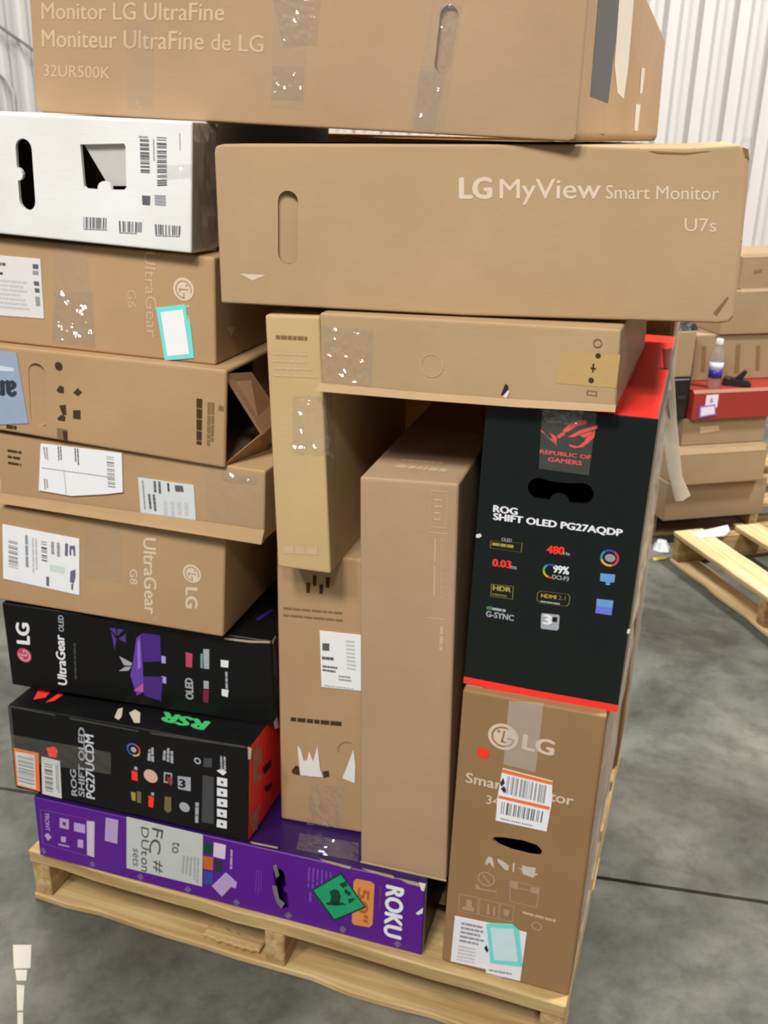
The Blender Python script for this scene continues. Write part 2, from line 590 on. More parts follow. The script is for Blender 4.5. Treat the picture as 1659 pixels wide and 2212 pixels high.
    def frame(self, quad, w, mat, face='F', eps=0.0004, name='printed_frame', parent=None):
        P = [Vector(p) for p in quad]
        c = sum(P, Vector((0, 0))) / len(P)
        Q = []
        for p in P:
            dv = (c - p)
            Q.append(p + dv.normalized() * w * 1.4)
        n = len(P)
        return self.polys(name, [[tuple(P[i]), tuple(P[(i + 1) % n]), tuple(Q[(i + 1) % n]), tuple(Q[i])] for i in range(n)], mat, face, eps, parent)

    def disc(self, c, r, mat, face='F', eps=0.0007, name='printed_dot', n=28, parent=None, sx=1.0):
        return self.polys(name, [[(c[0] + sx * r * math.cos(t * 2 * math.pi / n), c[1] + r * math.sin(t * 2 * math.pi / n)) for t in range(n)]], mat, face, eps, parent)

    def ring(self, c, r0, r1, mat, a0=0, a1=360, face='F', eps=0.0008, name='printed_ring', parent=None, n=24):
        ps = []
        for i in range(n):
            t0, t1 = R(a0 + (a1 - a0) * i / n), R(a0 + (a1 - a0) * (i + 1) / n)
            ps.append([(c[0] + r * math.cos(t), c[1] + r * math.sin(t)) for r, t in ((r0, t0), (r1, t0), (r1, t1), (r0, t1))])
        return self.polys(name, ps, mat, face, eps, parent)

    def face_logo(self, c, r, ink, ground, rot=0.0):
        """round face emblem: a disc with a ring arc, an L shaped nose and a dot left in the ground colour"""
        lg = self.disc(c, r, ink, eps=0.0007, name='round_emblem')
        ca, sa = math.cos(rot), math.sin(rot)

        def tr(x, y):
            return (c[0] + r * (ca * x - sa * y), c[1] + r * (sa * x + ca * y))
        w = 0.06
        ps = [[tr(-w, 0.48), tr(w, 0.48), tr(w, -0.42), tr(-w, -0.42)], [tr(-w, -0.42), tr(0.3, -0.42), tr(0.3, -0.3), tr(-w, -0.3)]]
        ps.append([tr(0.3, 0.06), tr(0.78, 0.06), tr(0.78, -0.06), tr(0.3, -0.06)])
        for i in range(30):
            t0, t1 = R(70 + 290 * i / 30), R(70 + 290 * (i + 1) / 30)
            ps.append([tr(k * math.cos(t), k * math.sin(t)) for k, t in ((0.66, t0), (0.78, t0), (0.78, t1), (0.66, t1))])
        ps.append([tr(-0.36 + 0.1 * math.cos(t * 0.524), 0.32 + 0.1 * math.sin(t * 0.524)) for t in range(12)])
        self.polys('emblem_lines', ps, ground, 'F', 0.0010, lg)
        return lg

    def film(self, quad, mat, nx=10, ny=14, amp=0.0012, seed=1, face='F', eps=0.0012, name='packing_tape', ragged=0.0, parent=None):
        rnd = random.Random(seed)
        P = [Vector(p) for p in quad]
        vs, fs = [], []
        for j in range(ny + 1):
            for i in range(nx + 1):
                s, t = i / nx, j / ny
                if ragged:
                    s2 = s + rnd.uniform(-ragged, ragged)
                    t2 = t + rnd.uniform(-ragged, ragged)
                else:
                    s2, t2 = s, t
                p = P[0].lerp(P[1], s2).lerp(P[3].lerp(P[2], s2), t2)
                edge = i in (0, nx) or j in (0, ny)
                vs.append(self.pt(face, p.x, p.y, eps + (0 if edge else amp * rnd.choice((0, 0.1, 0.3, 0.6, 1.0, 1.3)))))
        for j in range(ny):
            for i in range(nx):
                k = j * (nx + 1) + i
                fs.append((k, k + 1, k + nx + 2, k + nx + 1))
        return mesh_obj(name, vs, fs, mat, parent or self.root)


def text_tris(s, bold, space):
    cu = bpy.data.curves.new('lettering', 'FONT')
    cu.body = s
    cu.size = 1.0
    cu.offset = bold
    cu.space_character = space
    cu.resolution_u = 3
    o = bpy.data.objects.new('lettering', cu)
    COL.objects.link(o)
    bpy.context.view_layer.update()
    dg = bpy.context.evaluated_depsgraph_get()
    me = o.evaluated_get(dg).to_mesh()
    vs = [(v.co.x, v.co.y) for v in me.vertices]
    fs = [list(p.vertices) for p in me.polygons]
    o.evaluated_get(dg).to_mesh_clear()
    bpy.data.objects.remove(o)
    bpy.data.curves.remove(cu)
    return vs, fs


def capsule(p, q, r, n=8, notch=None):
    """rounded slot outline between centres p and q"""
    P, Q = Vector(p), Vector(q)
    ax = (Q - P).normalized()
    a = math.atan2(ax.y, ax.x)
    pts = []
    for i in range(n + 1):
        t = a - math.pi / 2 + math.pi * i / n
        pts.append((Q.x + r * math.cos(t), Q.y + r * math.sin(t)))
    if notch:  # a tab reaching into the slot from the side 90 degrees left of P->Q
        d, rr = notch
        m = (P + Q) / 2 + Vector((-ax.y, ax.x)) * r
        for i in range(9):
            t = a + math.pi * 0 - math.pi * i / 8
            pts.append((m.x + rr * math.cos(t), m.y + d * math.sin(t) * 1.0) if abs(ax.x) > 0.7 else (m.x + rr * math.cos(a - math.pi * i / 8), m.y + rr * math.sin(a - math.pi * i / 8)))
    for i in range(n + 1):
        t = a + math.pi / 2 + math.pi * i / n
        pts.append((P.x + r * math.cos(t), P.y + r * math.sin(t)))
    return pts


def lathe(name, prof, mat, parent=None, n=24, smooth=True):
    vs, fs = [], []
    for r, z in prof:
        for i in range(n):
            t = 2 * math.pi * i / n
            vs.append((r * math.cos(t), r * math.sin(t), z))
    for k in range(len(prof) - 1):
        for i in range(n):
            j = (i + 1) % n
            fs.append((k * n + i, k * n + j, (k + 1) * n + j, (k + 1) * n + i))
    fs.append(list(range(n))[::-1])
    fs.append([(len(prof) - 1) * n + i for i in range(n)])
    return mesh_obj(name, vs, fs, mat, parent, smooth)


def tube(name, pts, r, mat, parent=None):
    cu = bpy.data.curves.new(name, 'CURVE')
    cu.dimensions = '3D'
    cu.bevel_depth = r
    cu.bevel_resolution = 2
    sp = cu.splines.new('POLY')
    sp.points.add(len(pts) - 1)
    for p, c in zip(sp.points, pts):
        p.co = (*c, 1)
    o = bpy.data.objects.new(name, cu)
    COL.objects.link(o)
    dg = bpy.context.evaluated_depsgraph_get()
    me = bpy.data.meshes.new_from_object(o.evaluated_get(dg))
    bpy.data.objects.remove(o)
    return link(name, me, mat, parent)


# ------------------------------------------------------------------ the room
JX0, JY0 = (1.0213,0.4451,0)[:2]
JX1, JY1 = (1.3488,0.493,0)[:2]
js = (JY1 - JY0) / (JX1 - JX0)


def jy(x):
    return JY0 + js * (x - JX0)


g = 0.005
XL, XR = -9.0, 9.0
bm = bmesh.new()


def quad3(bm, pts):
    return bm.faces.new([bm.verts.new(p) for p in pts])


# two poured slabs with a sawn control joint between them
quad3(bm, [(XL, -5, 0), (XR, -5, 0), (XR, jy(XR) - g, 0), (XL, jy(XL) - g, 0)])
quad3(bm, [(XL, jy(XL) + g, 0), (XR, jy(XR) + g, 0), (XR, 6, 0), (XL, 6, 0)])
quad3(bm, [(XL, jy(XL) - g, 0), (XR, jy(XR) - g, 0), (XR, jy(XR) - g, -0.02), (XL, jy(XL) - g, -0.02)])
quad3(bm, [(XL, jy(XL) + g, -0.02), (XR, jy(XR) + g, -0.02), (XR, jy(XR) + g, 0), (XL, jy(XL) + g, 0)])
quad3(bm, [(XL, jy(XL) - g, -0.02), (XR, jy(XR) - g, -0.02), (XR, jy(XR) + g, -0.02), (XL, jy(XL) + g, -0.02)])
tag(bm_obj('floor', bm, FLOOR), 'stained grey concrete slab with a sawn joint', None, None, 'structure')

WY = 4.6
vs, fs = [], []
prof = []
x = -9.0
P_ = 0.172
while x < 7.0:
    prof += [(x, 0.0), (x + 0.062, 0.0), (x + 0.072, -0.022), (x + 0.098, -0.022), (x + 0.111, 0.0), (x + 0.142, 0.0), (x + 0.147, 0.03), (x + 0.166, 0.03)]
    x += P_
for px, py in prof:
    vs.append((px, WY + py, 0.0))
    vs.append((px, WY + py, 5.0))
for i in range(len(prof) - 1):
    fs.append((2 * i, 2 * i + 2, 2 * i + 3, 2 * i + 1))
tag(mesh_obj('wall_back', vs, fs, WALL), 'white corrugated steel wall behind everything', None, None, 'structure')

cab = [(-3.7182,4.56,2.0774), (-3.5205,4.56,1.9555), (-3.3127,4.56,1.8368), (-3.0938,4.56,1.7054), (-2.8649,4.56,1.5829)]
tag(tube('cable', cab, 0.009, GREY_CABLE), 'grey cable hanging slantwise on the white corrugated wall', 'cable')
cab = [(-3.7006,4.57,1.7866), (-3.5697,4.57,1.6822), (-3.5242,4.57,1.6437), (-3.4835,4.57,1.5718), (-3.4909,4.57,1.3915)]
tag(tube('cable', cab, 0.012, flat('pale_grey_cable', (176, 172, 168), 0.5)), 'pale grey drooping cable low on the white wall at far left', 'cable')


# ------------------------------------------------------------------ pallets
def board(name, x0, x1, y0, y1, z0, z1, mat, parent, seed=0, jit=0.003, along='x'):
    rnd = random.Random(seed)
    n = 14
    vs, fs = [], []
    for i in range(n + 1):
        t = i / n
        j = [rnd.uniform(-jit, jit) for _ in range(3)]
        if i in (0, n):
            j = [0, 0, 0]
        if along == 'x':
            X = x0 + (x1 - x0) * t
            vs += [(X, y0 + j[0], z0), (X, y1 + j[1], z0), (X, y1 + j[1], z1), (X, y0 + j[0], z1)]
        else:
            Y = y0 + (y1 - y0) * t
            vs += [(x1 + j[0], Y, z0), (x0 + j[1], Y, z0), (x0 + j[1], Y, z1), (x1 + j[0], Y, z1)]
    for i in range(n):
        for k in range(4):
            a, b = i * 4 + k, i * 4 + (k + 1) % 4
            fs.append((a, a + 4, b + 4, b))
    fs.append((0, 1, 2, 3))
    fs.append((n * 4 + 3, n * 4 + 2, n * 4 + 1, n * 4))
    o = mesh_obj(name, vs, fs, mat, parent)
    bm = bmesh.new()
    bm.from_mesh(o.data)
    bmesh.ops.recalc_face_normals(bm, faces=bm.faces[:])
    sharp = [e for e in bm.edges if len(e.link_faces) == 2 and e.calc_face_angle() > 1.0]
    bmesh.ops.bevel(bm, geom=sharp, offset=0.0025, segments=1, affect='EDGES', clamp_overlap=True)
    bm.to_mesh(o.data)
    bm.free()
    return o


def pallet(name, label, loc, rz, L, W, rows, wx, wy, group, seed, H=0.119, sw=0.04, tt=0.018):
    root = tag(empty(name, loc, rz), label, 'pallet', group)
    tb = 0.016
    for i, xs in enumerate((0.0, (L - sw) / 2, L - sw)):
        board('stringer', xs + 0.001, xs + sw - 0.001, 0.004, W - 0.004, tb, H - tt, wy, root, seed + i, 0.002, 'y')
    for k, (y0, w) in enumerate(rows):
        board('deck_board', 0, L, y0, y0 + w, H - tt + 0.0005, H, wx, root, seed + 10 + k)
    for k, (y0, w) in enumerate(((0.0, 0.09), (W / 2 - 0.05, 0.1), (W - 0.09, 0.09))):
        board('bottom_board', 0, L, y0, y0 + w, 0.001, tb - 0.0005, wx, root, seed + 30 + k, 0.005)
    return root


FRONT_PALLET = pallet('wooden_pallet', 'loaded pine pallet under the tall tower of cartons', (0, 0, 0), 0.0, 1.02, 0.88,
                      [(0.0, 0.13), (0.165, 0.09), (0.30, 0.09), (0.44, 0.13), (0.61, 0.09), (0.75, 0.13)],
                      WOOD_X, WOOD_Y, 'wooden pallets', 3, tt=0.029)
chip = [(0.03, -0.012, 0.002), (0.36, -0.006, 0.004), (0.47, -0.002, 0.010), (0.43, 0.03, 0.028), (0.30, 0.02, 0.024), (0.05, 0.01, 0.018)]
board('splinter', 0.36, 0.475, 0.012, 0.04, 0.0165, 0.026, WOOD_X, FRONT_PALLET, 77, 0.004)

px0, py0 = (1.0502,2.1137,0)[:2]
px1, py1 = (1.3699,1.6494,0)[:2]
PA = math.atan2(py1 - py0, px1 - px0)
pallet('wooden_pallet', 'empty pale pine pallet lying on the bare floor at right', (px0, py0, 0), PA, 1.02, 0.95,
       [(0.0, 0.115), (0.245, 0.10), (0.425, 0.10), (0.605, 0.10), (0.84, 0.11)],
       WOOD_X2, WOOD_Y2, 'wooden pallets', 51)

# worn strip of white tape on the floor at lower left
vs, fs = [], []
for pl in ([(0.0365,-0.1091,0),(0.0679,-0.0974,0),(0.1002,-0.1416,0),(0.0733,-0.1527,0)], [(0.0776,-0.1543,0),(0.0975,-0.147,0),(0.111,-0.1667,0),(0.0951,-0.1726,0)], [(0.1009,-0.1799,0),(0.115,-0.1768,0),(0.1463,-0.2203,0),(0.1368,-0.2238,0)], [(0.1399,-0.2266,0),(0.1487,-0.2233,0),(0.2123,-0.3042,0),(0.2026,-0.3078,0)]):
    s = len(vs)
    n = len(pl)
    vs += [(p[0], p[1], 0.0012) for p in pl] + [(p[0], p[1], 0.0) for p in pl]
    fs.append([s + i for i in range(n)][::-1])
    fs += [[s + i, s + (i + 1) % n, s + n + (i + 1) % n, s + n + i] for i in range(n)]
tag(mesh_obj('floor_tape', vs, fs, flat('worn_white_floor_tape', (206, 200, 184), 0.7)), 'worn broken strip of white marking tape on the concrete', 'tape')

# ------------------------------------------------------------------ boxes on the front pallet
TOWER = 'cartons stacked on the front pallet'

# --- flat television box (purple)
J = Carton('J', 'television_box', 'flat purple printed box with white lettering and orange panel, directly on the pallet', 'box', TOWER)
J.body(PURPLE, sides={'+z': PURPLE_DK, '+x': BLACK}, bevel=0.003, holes=[capsule((0.4871,0.1001), (0.4944,0.0336), 0.0105, 8, (0.006, 0.006))])
J.polys('worn_edge', [[(0.4354,0.1537),(0.4865,0.1561),(0.4865,0.1521),(0.4396,0.15)], [(0.5615,0.1527),(0.6187,0.1516),(0.6147,0.1456),(0.5698,0.1483)], [(0.6347,0.1542),(0.6905,0.154),(0.6922,0.1478),(0.6509,0.1493)], [(0.6984,0.1515),(0.7437,0.1524),(0.7393,0.1445),(0.7143,0.1447)]], WORN, 'F', 0.0006)
J.polys('worn_corner', [[(0.7336,0.1532),(0.7452,0.1538),(0.7427,0.1369),(0.738,0.1384)], [(0.7304,0.0877),(0.7424,0.1031),(0.7421,0.0913),(0.7344,0.0851)]], WORN_W, 'F', 0.0008)
J.polys('worn_side_edge', [[(0.0, 0.003), (0.012, 0.003), (0.012, 0.15), (0.0, 0.15)]], WORN, 'R', 0.0008)
J.text('ROKU', (0.6792,0.1306), (0.6776,0.0244), (0.7085,0.1306), WHITE_INK, bold=0.05)
pill = J.polys('orange_panel', [[(0.627,0.1289),(0.6528,0.1306),(0.6585,0.1264),(0.6568,0.041),(0.6512,0.0322),(0.6232,0.0295),(0.6198,0.0345),(0.6222,0.1226)]], ORANGE_P)
J.text('50"', (0.6304,0.1114), (0.6272,0.0418), (0.6507,0.1115), ORANGE_D, eps=0.0010, bold=0.02, parent=pill)
J.lines([(0.6721,0.1275),(0.6704,0.0563),(0.6655,0.0568),(0.6665,0.1268)], 1, flat('dull_orange_ink', (120, 60, 78), 0.5), 3, words=3)
gs = J.sheet('green_sticker', [(0.6001,0.1346),(0.6448,0.0743),(0.5873,0.0264),(0.547,0.0827)], flat('sticker_edge', (18, 60, 44), 0.5), eps=0.0012)
J.polys('sticker_face', [[(0.6001,0.1308),(0.6415,0.0753),(0.5889,0.032),(0.5512,0.083)]], GREEN, eps=0.0015, parent=gs)
J.polys('marker_scrawl', [[(0.5796,0.0884),(0.5879,0.0968),(0.5962,0.0963),(0.6004,0.0857),(0.598,0.071),(0.5897,0.0635),(0.5813,0.068),(0.583,0.0795)], [(0.573,0.0625),(0.583,0.0685),(0.6013,0.072),(0.6112,0.071),(0.593,0.0625),(0.5755,0.0592)],
                          [(0.5969,0.1103),(0.6092,0.1198),(0.6117,0.1107),(0.6036,0.1034)], [(0.6077,0.1037),(0.6192,0.0972),(0.6151,0.0901),(0.6061,0.0953)], [(0.6127,0.0834),(0.6258,0.0893),(0.621,0.08),(0.6145,0.074)]], flat('green_black_ink', (18, 66, 50), 0.5), eps=0.0018, parent=gs)
J.lines([(0.5398,0.1291),(0.5369,0.0797),(0.5855,0.0812),(0.5854,0.1304)], 6, flat('pale_violet_ink', (120, 72, 168), 0.5), 5, thick=0.42, words=2)
J.lines([(0.5428,0.0765),(0.5418,0.054),(0.5477,0.0548),(0.5478,0.077)], 1, flat('pale_violet_ink', (120, 72, 168), 0.5), 6, thick=0.8, words=1)
lb = J.sheet('handwritten_label', [(0.1973,0.1427),(0.3469,0.1435),(0.3391,0.0284),(0.1872,0.0264)], OFFWHITE, eps=0.0012)
for tx, a, b_, c_ in (('FC', (0.2482,0.134), (0.2364,0.0758), (0.2701,0.1338)), ('#', (0.2466,0.0621), (0.2445,0.0344), (0.2633,0.0627)), ('to', (0.2869,0.1142), (0.2834,0.0889), (0.3014,0.1141)),
                      ('DUt', (0.2258,0.1301), (0.2207,0.0652), (0.2406,0.1299)), ('on', (0.2203,0.0609), (0.2178,0.0288), (0.2316,0.061)), ('sets', (0.2048,0.0774), (0.2014,0.0368), (0.216,0.0763))):
    J.text(tx, a, b_, c_, INK_GY2 if tx == 'sets' else flat('marker_ink', (78, 80, 80), 0.6), eps=0.0016, bold=0.0, name='handwriting', parent=lb)
J.lines([(0.3034,0.0883),(0.2965,0.0347),(0.3185,0.0349),(0.3253,0.0904)], 3, flat('pale_label_print', (164, 164, 168), 0.6), 8, eps=0.0016, parent=lb)
J.lines([(0.3254,0.0924),(0.32,0.0291),(0.3328,0.0297),(0.338,0.0919)], 2, flat('pale_label_print', (164, 164, 168), 0.6), 9, eps=0.0016, parent=lb)
for nm, q_, m_ in (('green_tile', [(0.3479,0.1289),(0.3639,0.1292),(0.3627,0.1049),(0.3467,0.1044)], DKGREEN), ('white_tile', [(0.3667,0.133),(0.3896,0.1333),(0.3865,0.1015),(0.3643,0.1013)], flat('pinkish_white_ink', (222, 200, 222), 0.5)),
                   ('orange_tile', [(0.3445,0.0978),(0.3642,0.0993),(0.3619,0.0702),(0.343,0.0688)], flat('burnt_orange_ink', (196, 100, 56), 0.5)), ('navy_tile', [(0.3658,0.0957),(0.3836,0.0966),(0.3797,0.0692),(0.3646,0.0689)], NAVY),
                   ('blue_tile', [(0.3437,0.0639),(0.3626,0.0652),(0.3594,0.0365),(0.3413,0.0364)], flat('royal_blue_ink', (50, 72, 156), 0.5))):
    J.polys(nm, [q_], m_)
J.sheet('lilac_sticker', [(0.3585,0.0352),(0.387,0.0733),(0.4076,0.0568),(0.4054,0.0438),(0.3965,0.0443),(0.3774,0.0169)], LILAC, eps=0.0012)
J.sheet('lilac_sticker', [(0.1539,0.1293),(0.1794,0.1299),(0.1727,0.0768),(0.147,0.0771)], LILAC, eps=0.0012)
J.lines([(0.398,0.1267),(0.3943,0.0774),(0.3996,0.0779),(0.4024,0.1259)], 1, LILAC, 10, thick=0.8, words=3)
J.lines([(0.444,0.0957),(0.4395,0.0334),(0.4544,0.0338),(0.4579,0.0977)], 3, flat('pale_violet_ink', (120, 72, 168), 0.5), 11, thick=0.25)
J.frame([(0.014,0.1125),(0.1155,0.1162),(0.1065,0.029),(0.0098,0.0322)], 0.0018, LILAC_D)
J.text('FRONT', (0.0238,0.1046), (0.0209,0.065), (0.0329,0.1059), LILAC, bold=0.02)
J.polys('front_arrow', [[(0.0164,0.0532),(0.0243,0.0607),(0.0324,0.0533),(0.0231,0.0422)]], LILAC)
J.polys('handling_symbol', [[(0.0551,0.1034),(0.0747,0.1044),(0.0721,0.0808),(0.0525,0.0808)], [(0.085,0.1009),(0.1083,0.1019),(0.1062,0.0816),(0.0828,0.0806)], [(0.0531,0.061),(0.064,0.0619),(0.0615,0.0485),(0.0516,0.0479)], [(0.0887,0.0633),(0.1006,0.0655),(0.0985,0.0459),(0.0866,0.0448)], [(0.0449,0.0418),(0.0688,0.043),(0.0684,0.0397),(0.0445,0.0385)]], LILAC)
J.polys('handling_symbol', [[(0.0612,0.0967),(0.067,0.0962),(0.0661,0.0886),(0.0603,0.0892)]], PURPLE, eps=0.0010)
J.sheet('white_label', [(0.1131,0.1114),(0.1296,0.1137),(0.1204,0.0319),(0.1059,0.0331)], flat('pale_lilac_paper', (206, 192, 208), 0.5), eps=0.0012)
for i, (cx, cy) in enumerate(((94, 1836), (199, 1866), (302, 1894), (405, 1922), (511, 1950), (622, 1976), (740, 2006), (858, 2038))):
    pass
for q_ in ([(0.0039,0.0176),(0.0108,0.0238),(0.0167,0.0147),(0.0085,0.0059)], [(0.1079,0.0145),(0.1155,0.022),(0.1215,0.0141),(0.1138,0.0054)], [(0.2071,0.013),(0.2153,0.0218),(0.2213,0.0129),(0.213,0.0041)], [(0.3024,0.0113),(0.3104,0.021),(0.3173,0.0136),(0.3094,0.0039)],
           [(0.3978,0.0105),(0.4054,0.02),(0.4122,0.0127),(0.4047,0.0032)], [(0.4958,0.0113),(0.5037,0.021),(0.5114,0.0141),(0.5034,0.0044)], [(0.5966,0.0109),(0.6032,0.0212),(0.6108,0.0144),(0.6042,0.004)], [(0.6942,0.0105),(0.7013,0.0198),(0.7087,0.0132),(0.7017,0.0037)]):
    J.polys('border_mark', [q_], flat('dull_violet_ink', (120, 92, 140), 0.5))
J.polys('torn_flap', [[(0.4772,0.1152),(0.4841,0.1191),(0.4887,0.0966),(0.4826,0.0888)], [(0.4744,0.0703),(0.4831,0.0729),(0.4877,0.0459),(0.498,0.0387),(0.4908,0.0242),(0.4807,0.0396)]], flat('grey_torn_card', (120, 110, 122), 0.7), eps=0.0015)
J.film([(0.5048,0.0543),(0.6103,0.0604),(0.6249,0.0175),(0.5146,0.0132)], TAPE_CRINKLED, 12, 8, 0.003, 5, 'T', 0.001)

# --- black box with red end, on the television box
I = Carton('I', 'monitor_box', 'black box with bright red end and white icons, resting on the flat purple box', 'box', TOWER)
I.body(BLACK, sides={'+x': RED}, bevel=0.0035)
I.polys('worn_edge', [[(0.0116,0.1806),(0.1068,0.1822),(0.1065,0.1792),(0.011,0.1766)], [(0.1349,0.1826),(0.2712,0.1858),(0.271,0.183),(0.1344,0.1787)], [(0.289,0.188),(0.469,0.2008),(0.4688,0.1963),(0.2976,0.1844)], [(0.0085,0.179),(0.0153,0.1795),(0.008,0.0143),(0.001,0.0075)]], flat('scuffed_black_edge', (72, 70, 66), 0.7, 0.2, 0.3, 90), 'F', 0.0005)
I.polys('worn_corner', [[(0.4739,0.2011),(0.4805,0.199),(0.4781,0.1768),(0.4731,0.1756)]], WORN, 'F', 0.0007)
I.polys('torn_patch', [[(0.0056,0.1886),(0.0446,0.1734),(0.0533,0.1392),(0.0345,0.1333),(0.0278,0.0998),(0.0162,0.1178),(0.0133,0.1668)], [(0.0347,0.1255),(0.0543,0.1077),(0.043,0.0984),(0.0313,0.1127)], [(0.0028,0.0509),(0.0444,0.0534),(0.038,0.0034),(0.0187,0.0088)]], flat('torn_red_card', (178, 120, 100), 0.8, 0.1, 0.3, 120), 'R', 0.0006)
I.polys('black_mark', [[(0.0539,0.1196),(0.0915,0.1128),(0.0901,0.0981),(0.0622,0.1021)], [(0.0632,0.074),(0.0999,0.0573),(0.0921,0.0489),(0.0717,0.0558)]], flat('dark_red_ink', (70, 22, 20), 0.6), 'R', 0.0008)
I.text('ROG', (0.1324,0.016), (0.1357,0.0728), (0.1207,0.0151), WHITE_INK2, bold=0.03)
I.text('SHIFT OLED', (0.1479,0.0179), (0.1636,0.1663), (0.1354,0.0178), WHITE_INK2, bold=0.03)
I.text('PG27UCDM', (0.1688,0.0182), (0.1799,0.1548), (0.1517,0.0179), flat('bright_grey_ink', (204, 206, 214), 0.5), bold=0.03)
s1 = I.sheet('price_label', [(0.0086,0.0902),(0.0613,0.0906),(0.0535,0.0062),(0.004,0.0072)], ORANGE, eps=0.0012)
I.polys('label_paper', [[(0.0117,0.084),(0.0529,0.0857),(0.046,0.0095),(0.0074,0.0101)]], flat('label_cream', (212, 212, 208), 0.5), eps=0.0015, parent=s1)
I.bars([(0.0156,0.0769),(0.009,0.0146),(0.0436,0.014),(0.0488,0.0768)], 14, INK_GY, 3, eps=0.0018, parent=s1)
s2 = I.sheet('price_label', [(0.0664,0.0849),(0.1047,0.0841),(0.099,0.0024),(0.0579,0.0022)], flat('label_cream', (212, 212, 208), 0.5), eps=0.0012)
I.bars([(0.0715,0.0722),(0.0658,0.0103),(0.0824,0.0105),(0.0879,0.0722)], 12, INK_GY2, 4, eps=0.0016, parent=s2)
I.lines([(0.0941,0.0757),(0.0891,0.0091),(0.0958,0.0088),(0.1008,0.0753)], 2, INK_GY, 5, eps=0.0016, parent=s2)
I.polys('red_sticker', [[(0.0787,0.1065),(0.0967,0.1136),(0.1024,0.1052),(0.0978,0.0904),(0.0822,0.0887)]], RED)
I.film([(0.0028,0.1185),(0.2121,0.128),(0.2078,0.0815),(-0.0032,0.0624)], TAPE, 12, 4, 0.0015, 6, 'F', 0.001)
for a0, a1, cc in ((80, 170, (70, 90, 160)), (170, 260, (50, 90, 150)), (260, 330, (190, 180, 90)), (330, 440, (180, 80, 90))):
    I.ring((0.258,0.1444), 0.0098, 0.0136, flat('ring_ink_%d' % a0, cc, 0.5), a0, a1, name='colour_ring', n=8)
I.disc((0.258,0.1444), 0.0055, WHITE_INK2, name='ring_centre')
I.lines([(0.2969,0.1281),(0.298,0.1668),(0.2878,0.1598),(0.2827,0.1285)], 2, WHITE_INK2, 7, thick=0.8, words=2, name='white_icon')
I.lines([(0.3344,0.1332),(0.3359,0.1691),(0.3162,0.1627),(0.3118,0.1373)], 3, WHITE_INK2, 8, thick=0.7, words=3, name='white_icon')
I.polys('grey_icon', [[(0.3914,0.159),(0.4069,0.1617),(0.406,0.143),(0.3905,0.1411)]], GREY_PANEL)
I.ring((0.3798,0.1506), 0.0035, 0.0065, WHITE_INK2, name='white_icon')
I.lines([(0.4205,0.1418),(0.4212,0.1761),(0.4339,0.1772),(0.4333,0.144)], 2, WHITE_INK2, 9, thick=0.6, words=4, name='white_icon')
I.polys('white_icon', [[(0.4144,0.1394),(0.4249,0.1457),(0.4332,0.1403),(0.426,0.132)]], WHITE_INK)
I.polys('red_icon', [[(0.2497,0.0995),(0.2615,0.0994),(0.2608,0.0799),(0.249,0.0799)]], RED)
I.polys('white_icon', [[(0.256,0.1097),(0.2623,0.1093),(0.2617,0.1024),(0.2554,0.1028)]], WHITE_INK2)
I.disc((0.2875,0.0971), 0.0135, PEACH, name='peach_icon')
I.frame([(0.3136,0.1121),(0.3296,0.1131),(0.3281,0.0908),(0.312,0.0897)], 0.003, WHITE_INK2, name='white_icon')
I.polys('red_icon', [[(0.3184,0.1047),(0.3289,0.1035),(0.3269,0.0857),(0.3193,0.0915)]], flat('dull_red_ink', (150, 44, 44), 0.5))
wi = I.polys('white_icon', [[(0.3399,0.11),(0.3647,0.1132),(0.363,0.0842),(0.3391,0.083)]], WHITE_INK2)
I.text('3', (0.3421,0.0885), (0.3528,0.0893), (0.3432,0.1051), BLACK, eps=0.001, bold=0.04, parent=wi)
I.polys('olive_icon', [[(0.2449,0.0535),(0.2541,0.0538),(0.2526,0.0357),(0.2453,0.0358)]], YELLOW)
I.polys('olive_icon', [[(0.2572,0.0585),(0.2654,0.0576),(0.2635,0.0335),(0.2552,0.0333)]], OLIVE)
I.polys('red_icon', [[(0.2797,0.0544),(0.2905,0.0532),(0.2869,0.0296),(0.2779,0.0303)]], RED)
I.polys('white_icon', [[(0.2858,0.0628),(0.2912,0.0632),(0.2907,0.0562),(0.2853,0.0558)]], WHITE_INK2)
I.polys('olive_icon', [[(0.3118,0.0606),(0.3244,0.0619),(0.3224,0.032),(0.3148,0.026),(0.3089,0.0324)]], OLIVE)
I.disc((0.3494,0.0478), 0.010, WHITE_INK2, name='white_icon')
I.polys('charcoal_panel', [[(0.3879,0.1236),(0.4086,0.1249),(0.4039,0.0259),(0.3808,0.0237)]], GREY_PANEL)
I.lines([(0.3753,0.0203),(0.3801,0.076),(0.3703,0.0735),(0.3664,0.0199)], 1, WHITE_INK2, 12, thick=0.7, words=4)
for i, q_ in enumerate(([(0.4147,0.1264),(0.4335,0.1273),(0.4328,0.1102),(0.4139,0.1093)], [(0.4136,0.1045),(0.4326,0.1055),(0.4319,0.0892),(0.4128,0.0872)], [(0.4126,0.0824),(0.4317,0.0844),(0.431,0.068),(0.4119,0.0659)], [(0.4116,0.061),(0.4299,0.0619),(0.4292,0.0453),(0.4109,0.0444)], [(0.4106,0.0385),(0.4289,0.0394),(0.4282,0.0227),(0.4089,0.0214)])):
    k_ = I.polys('white_icon', [q_], WHITE_INK)
    c_ = ((q_[0][0] + q_[2][0]) / 2, (q_[0][1] + q_[2][1]) / 2)
    I.disc(c_, 0.0028, GREY_PANEL, eps=0.0010, name='icon_mark', n=6, parent=k_)
I.polys('red_slash_emblem', [[(0.0429,0.0258),(0.0291,0.0609),(0.0561,0.0589),(0.0589,0.0385)], [(0.0693,0.024),(0.0742,0.0609),(0.0845,0.0573),(0.0815,0.0339)]], RED, 'T', 0.0005)
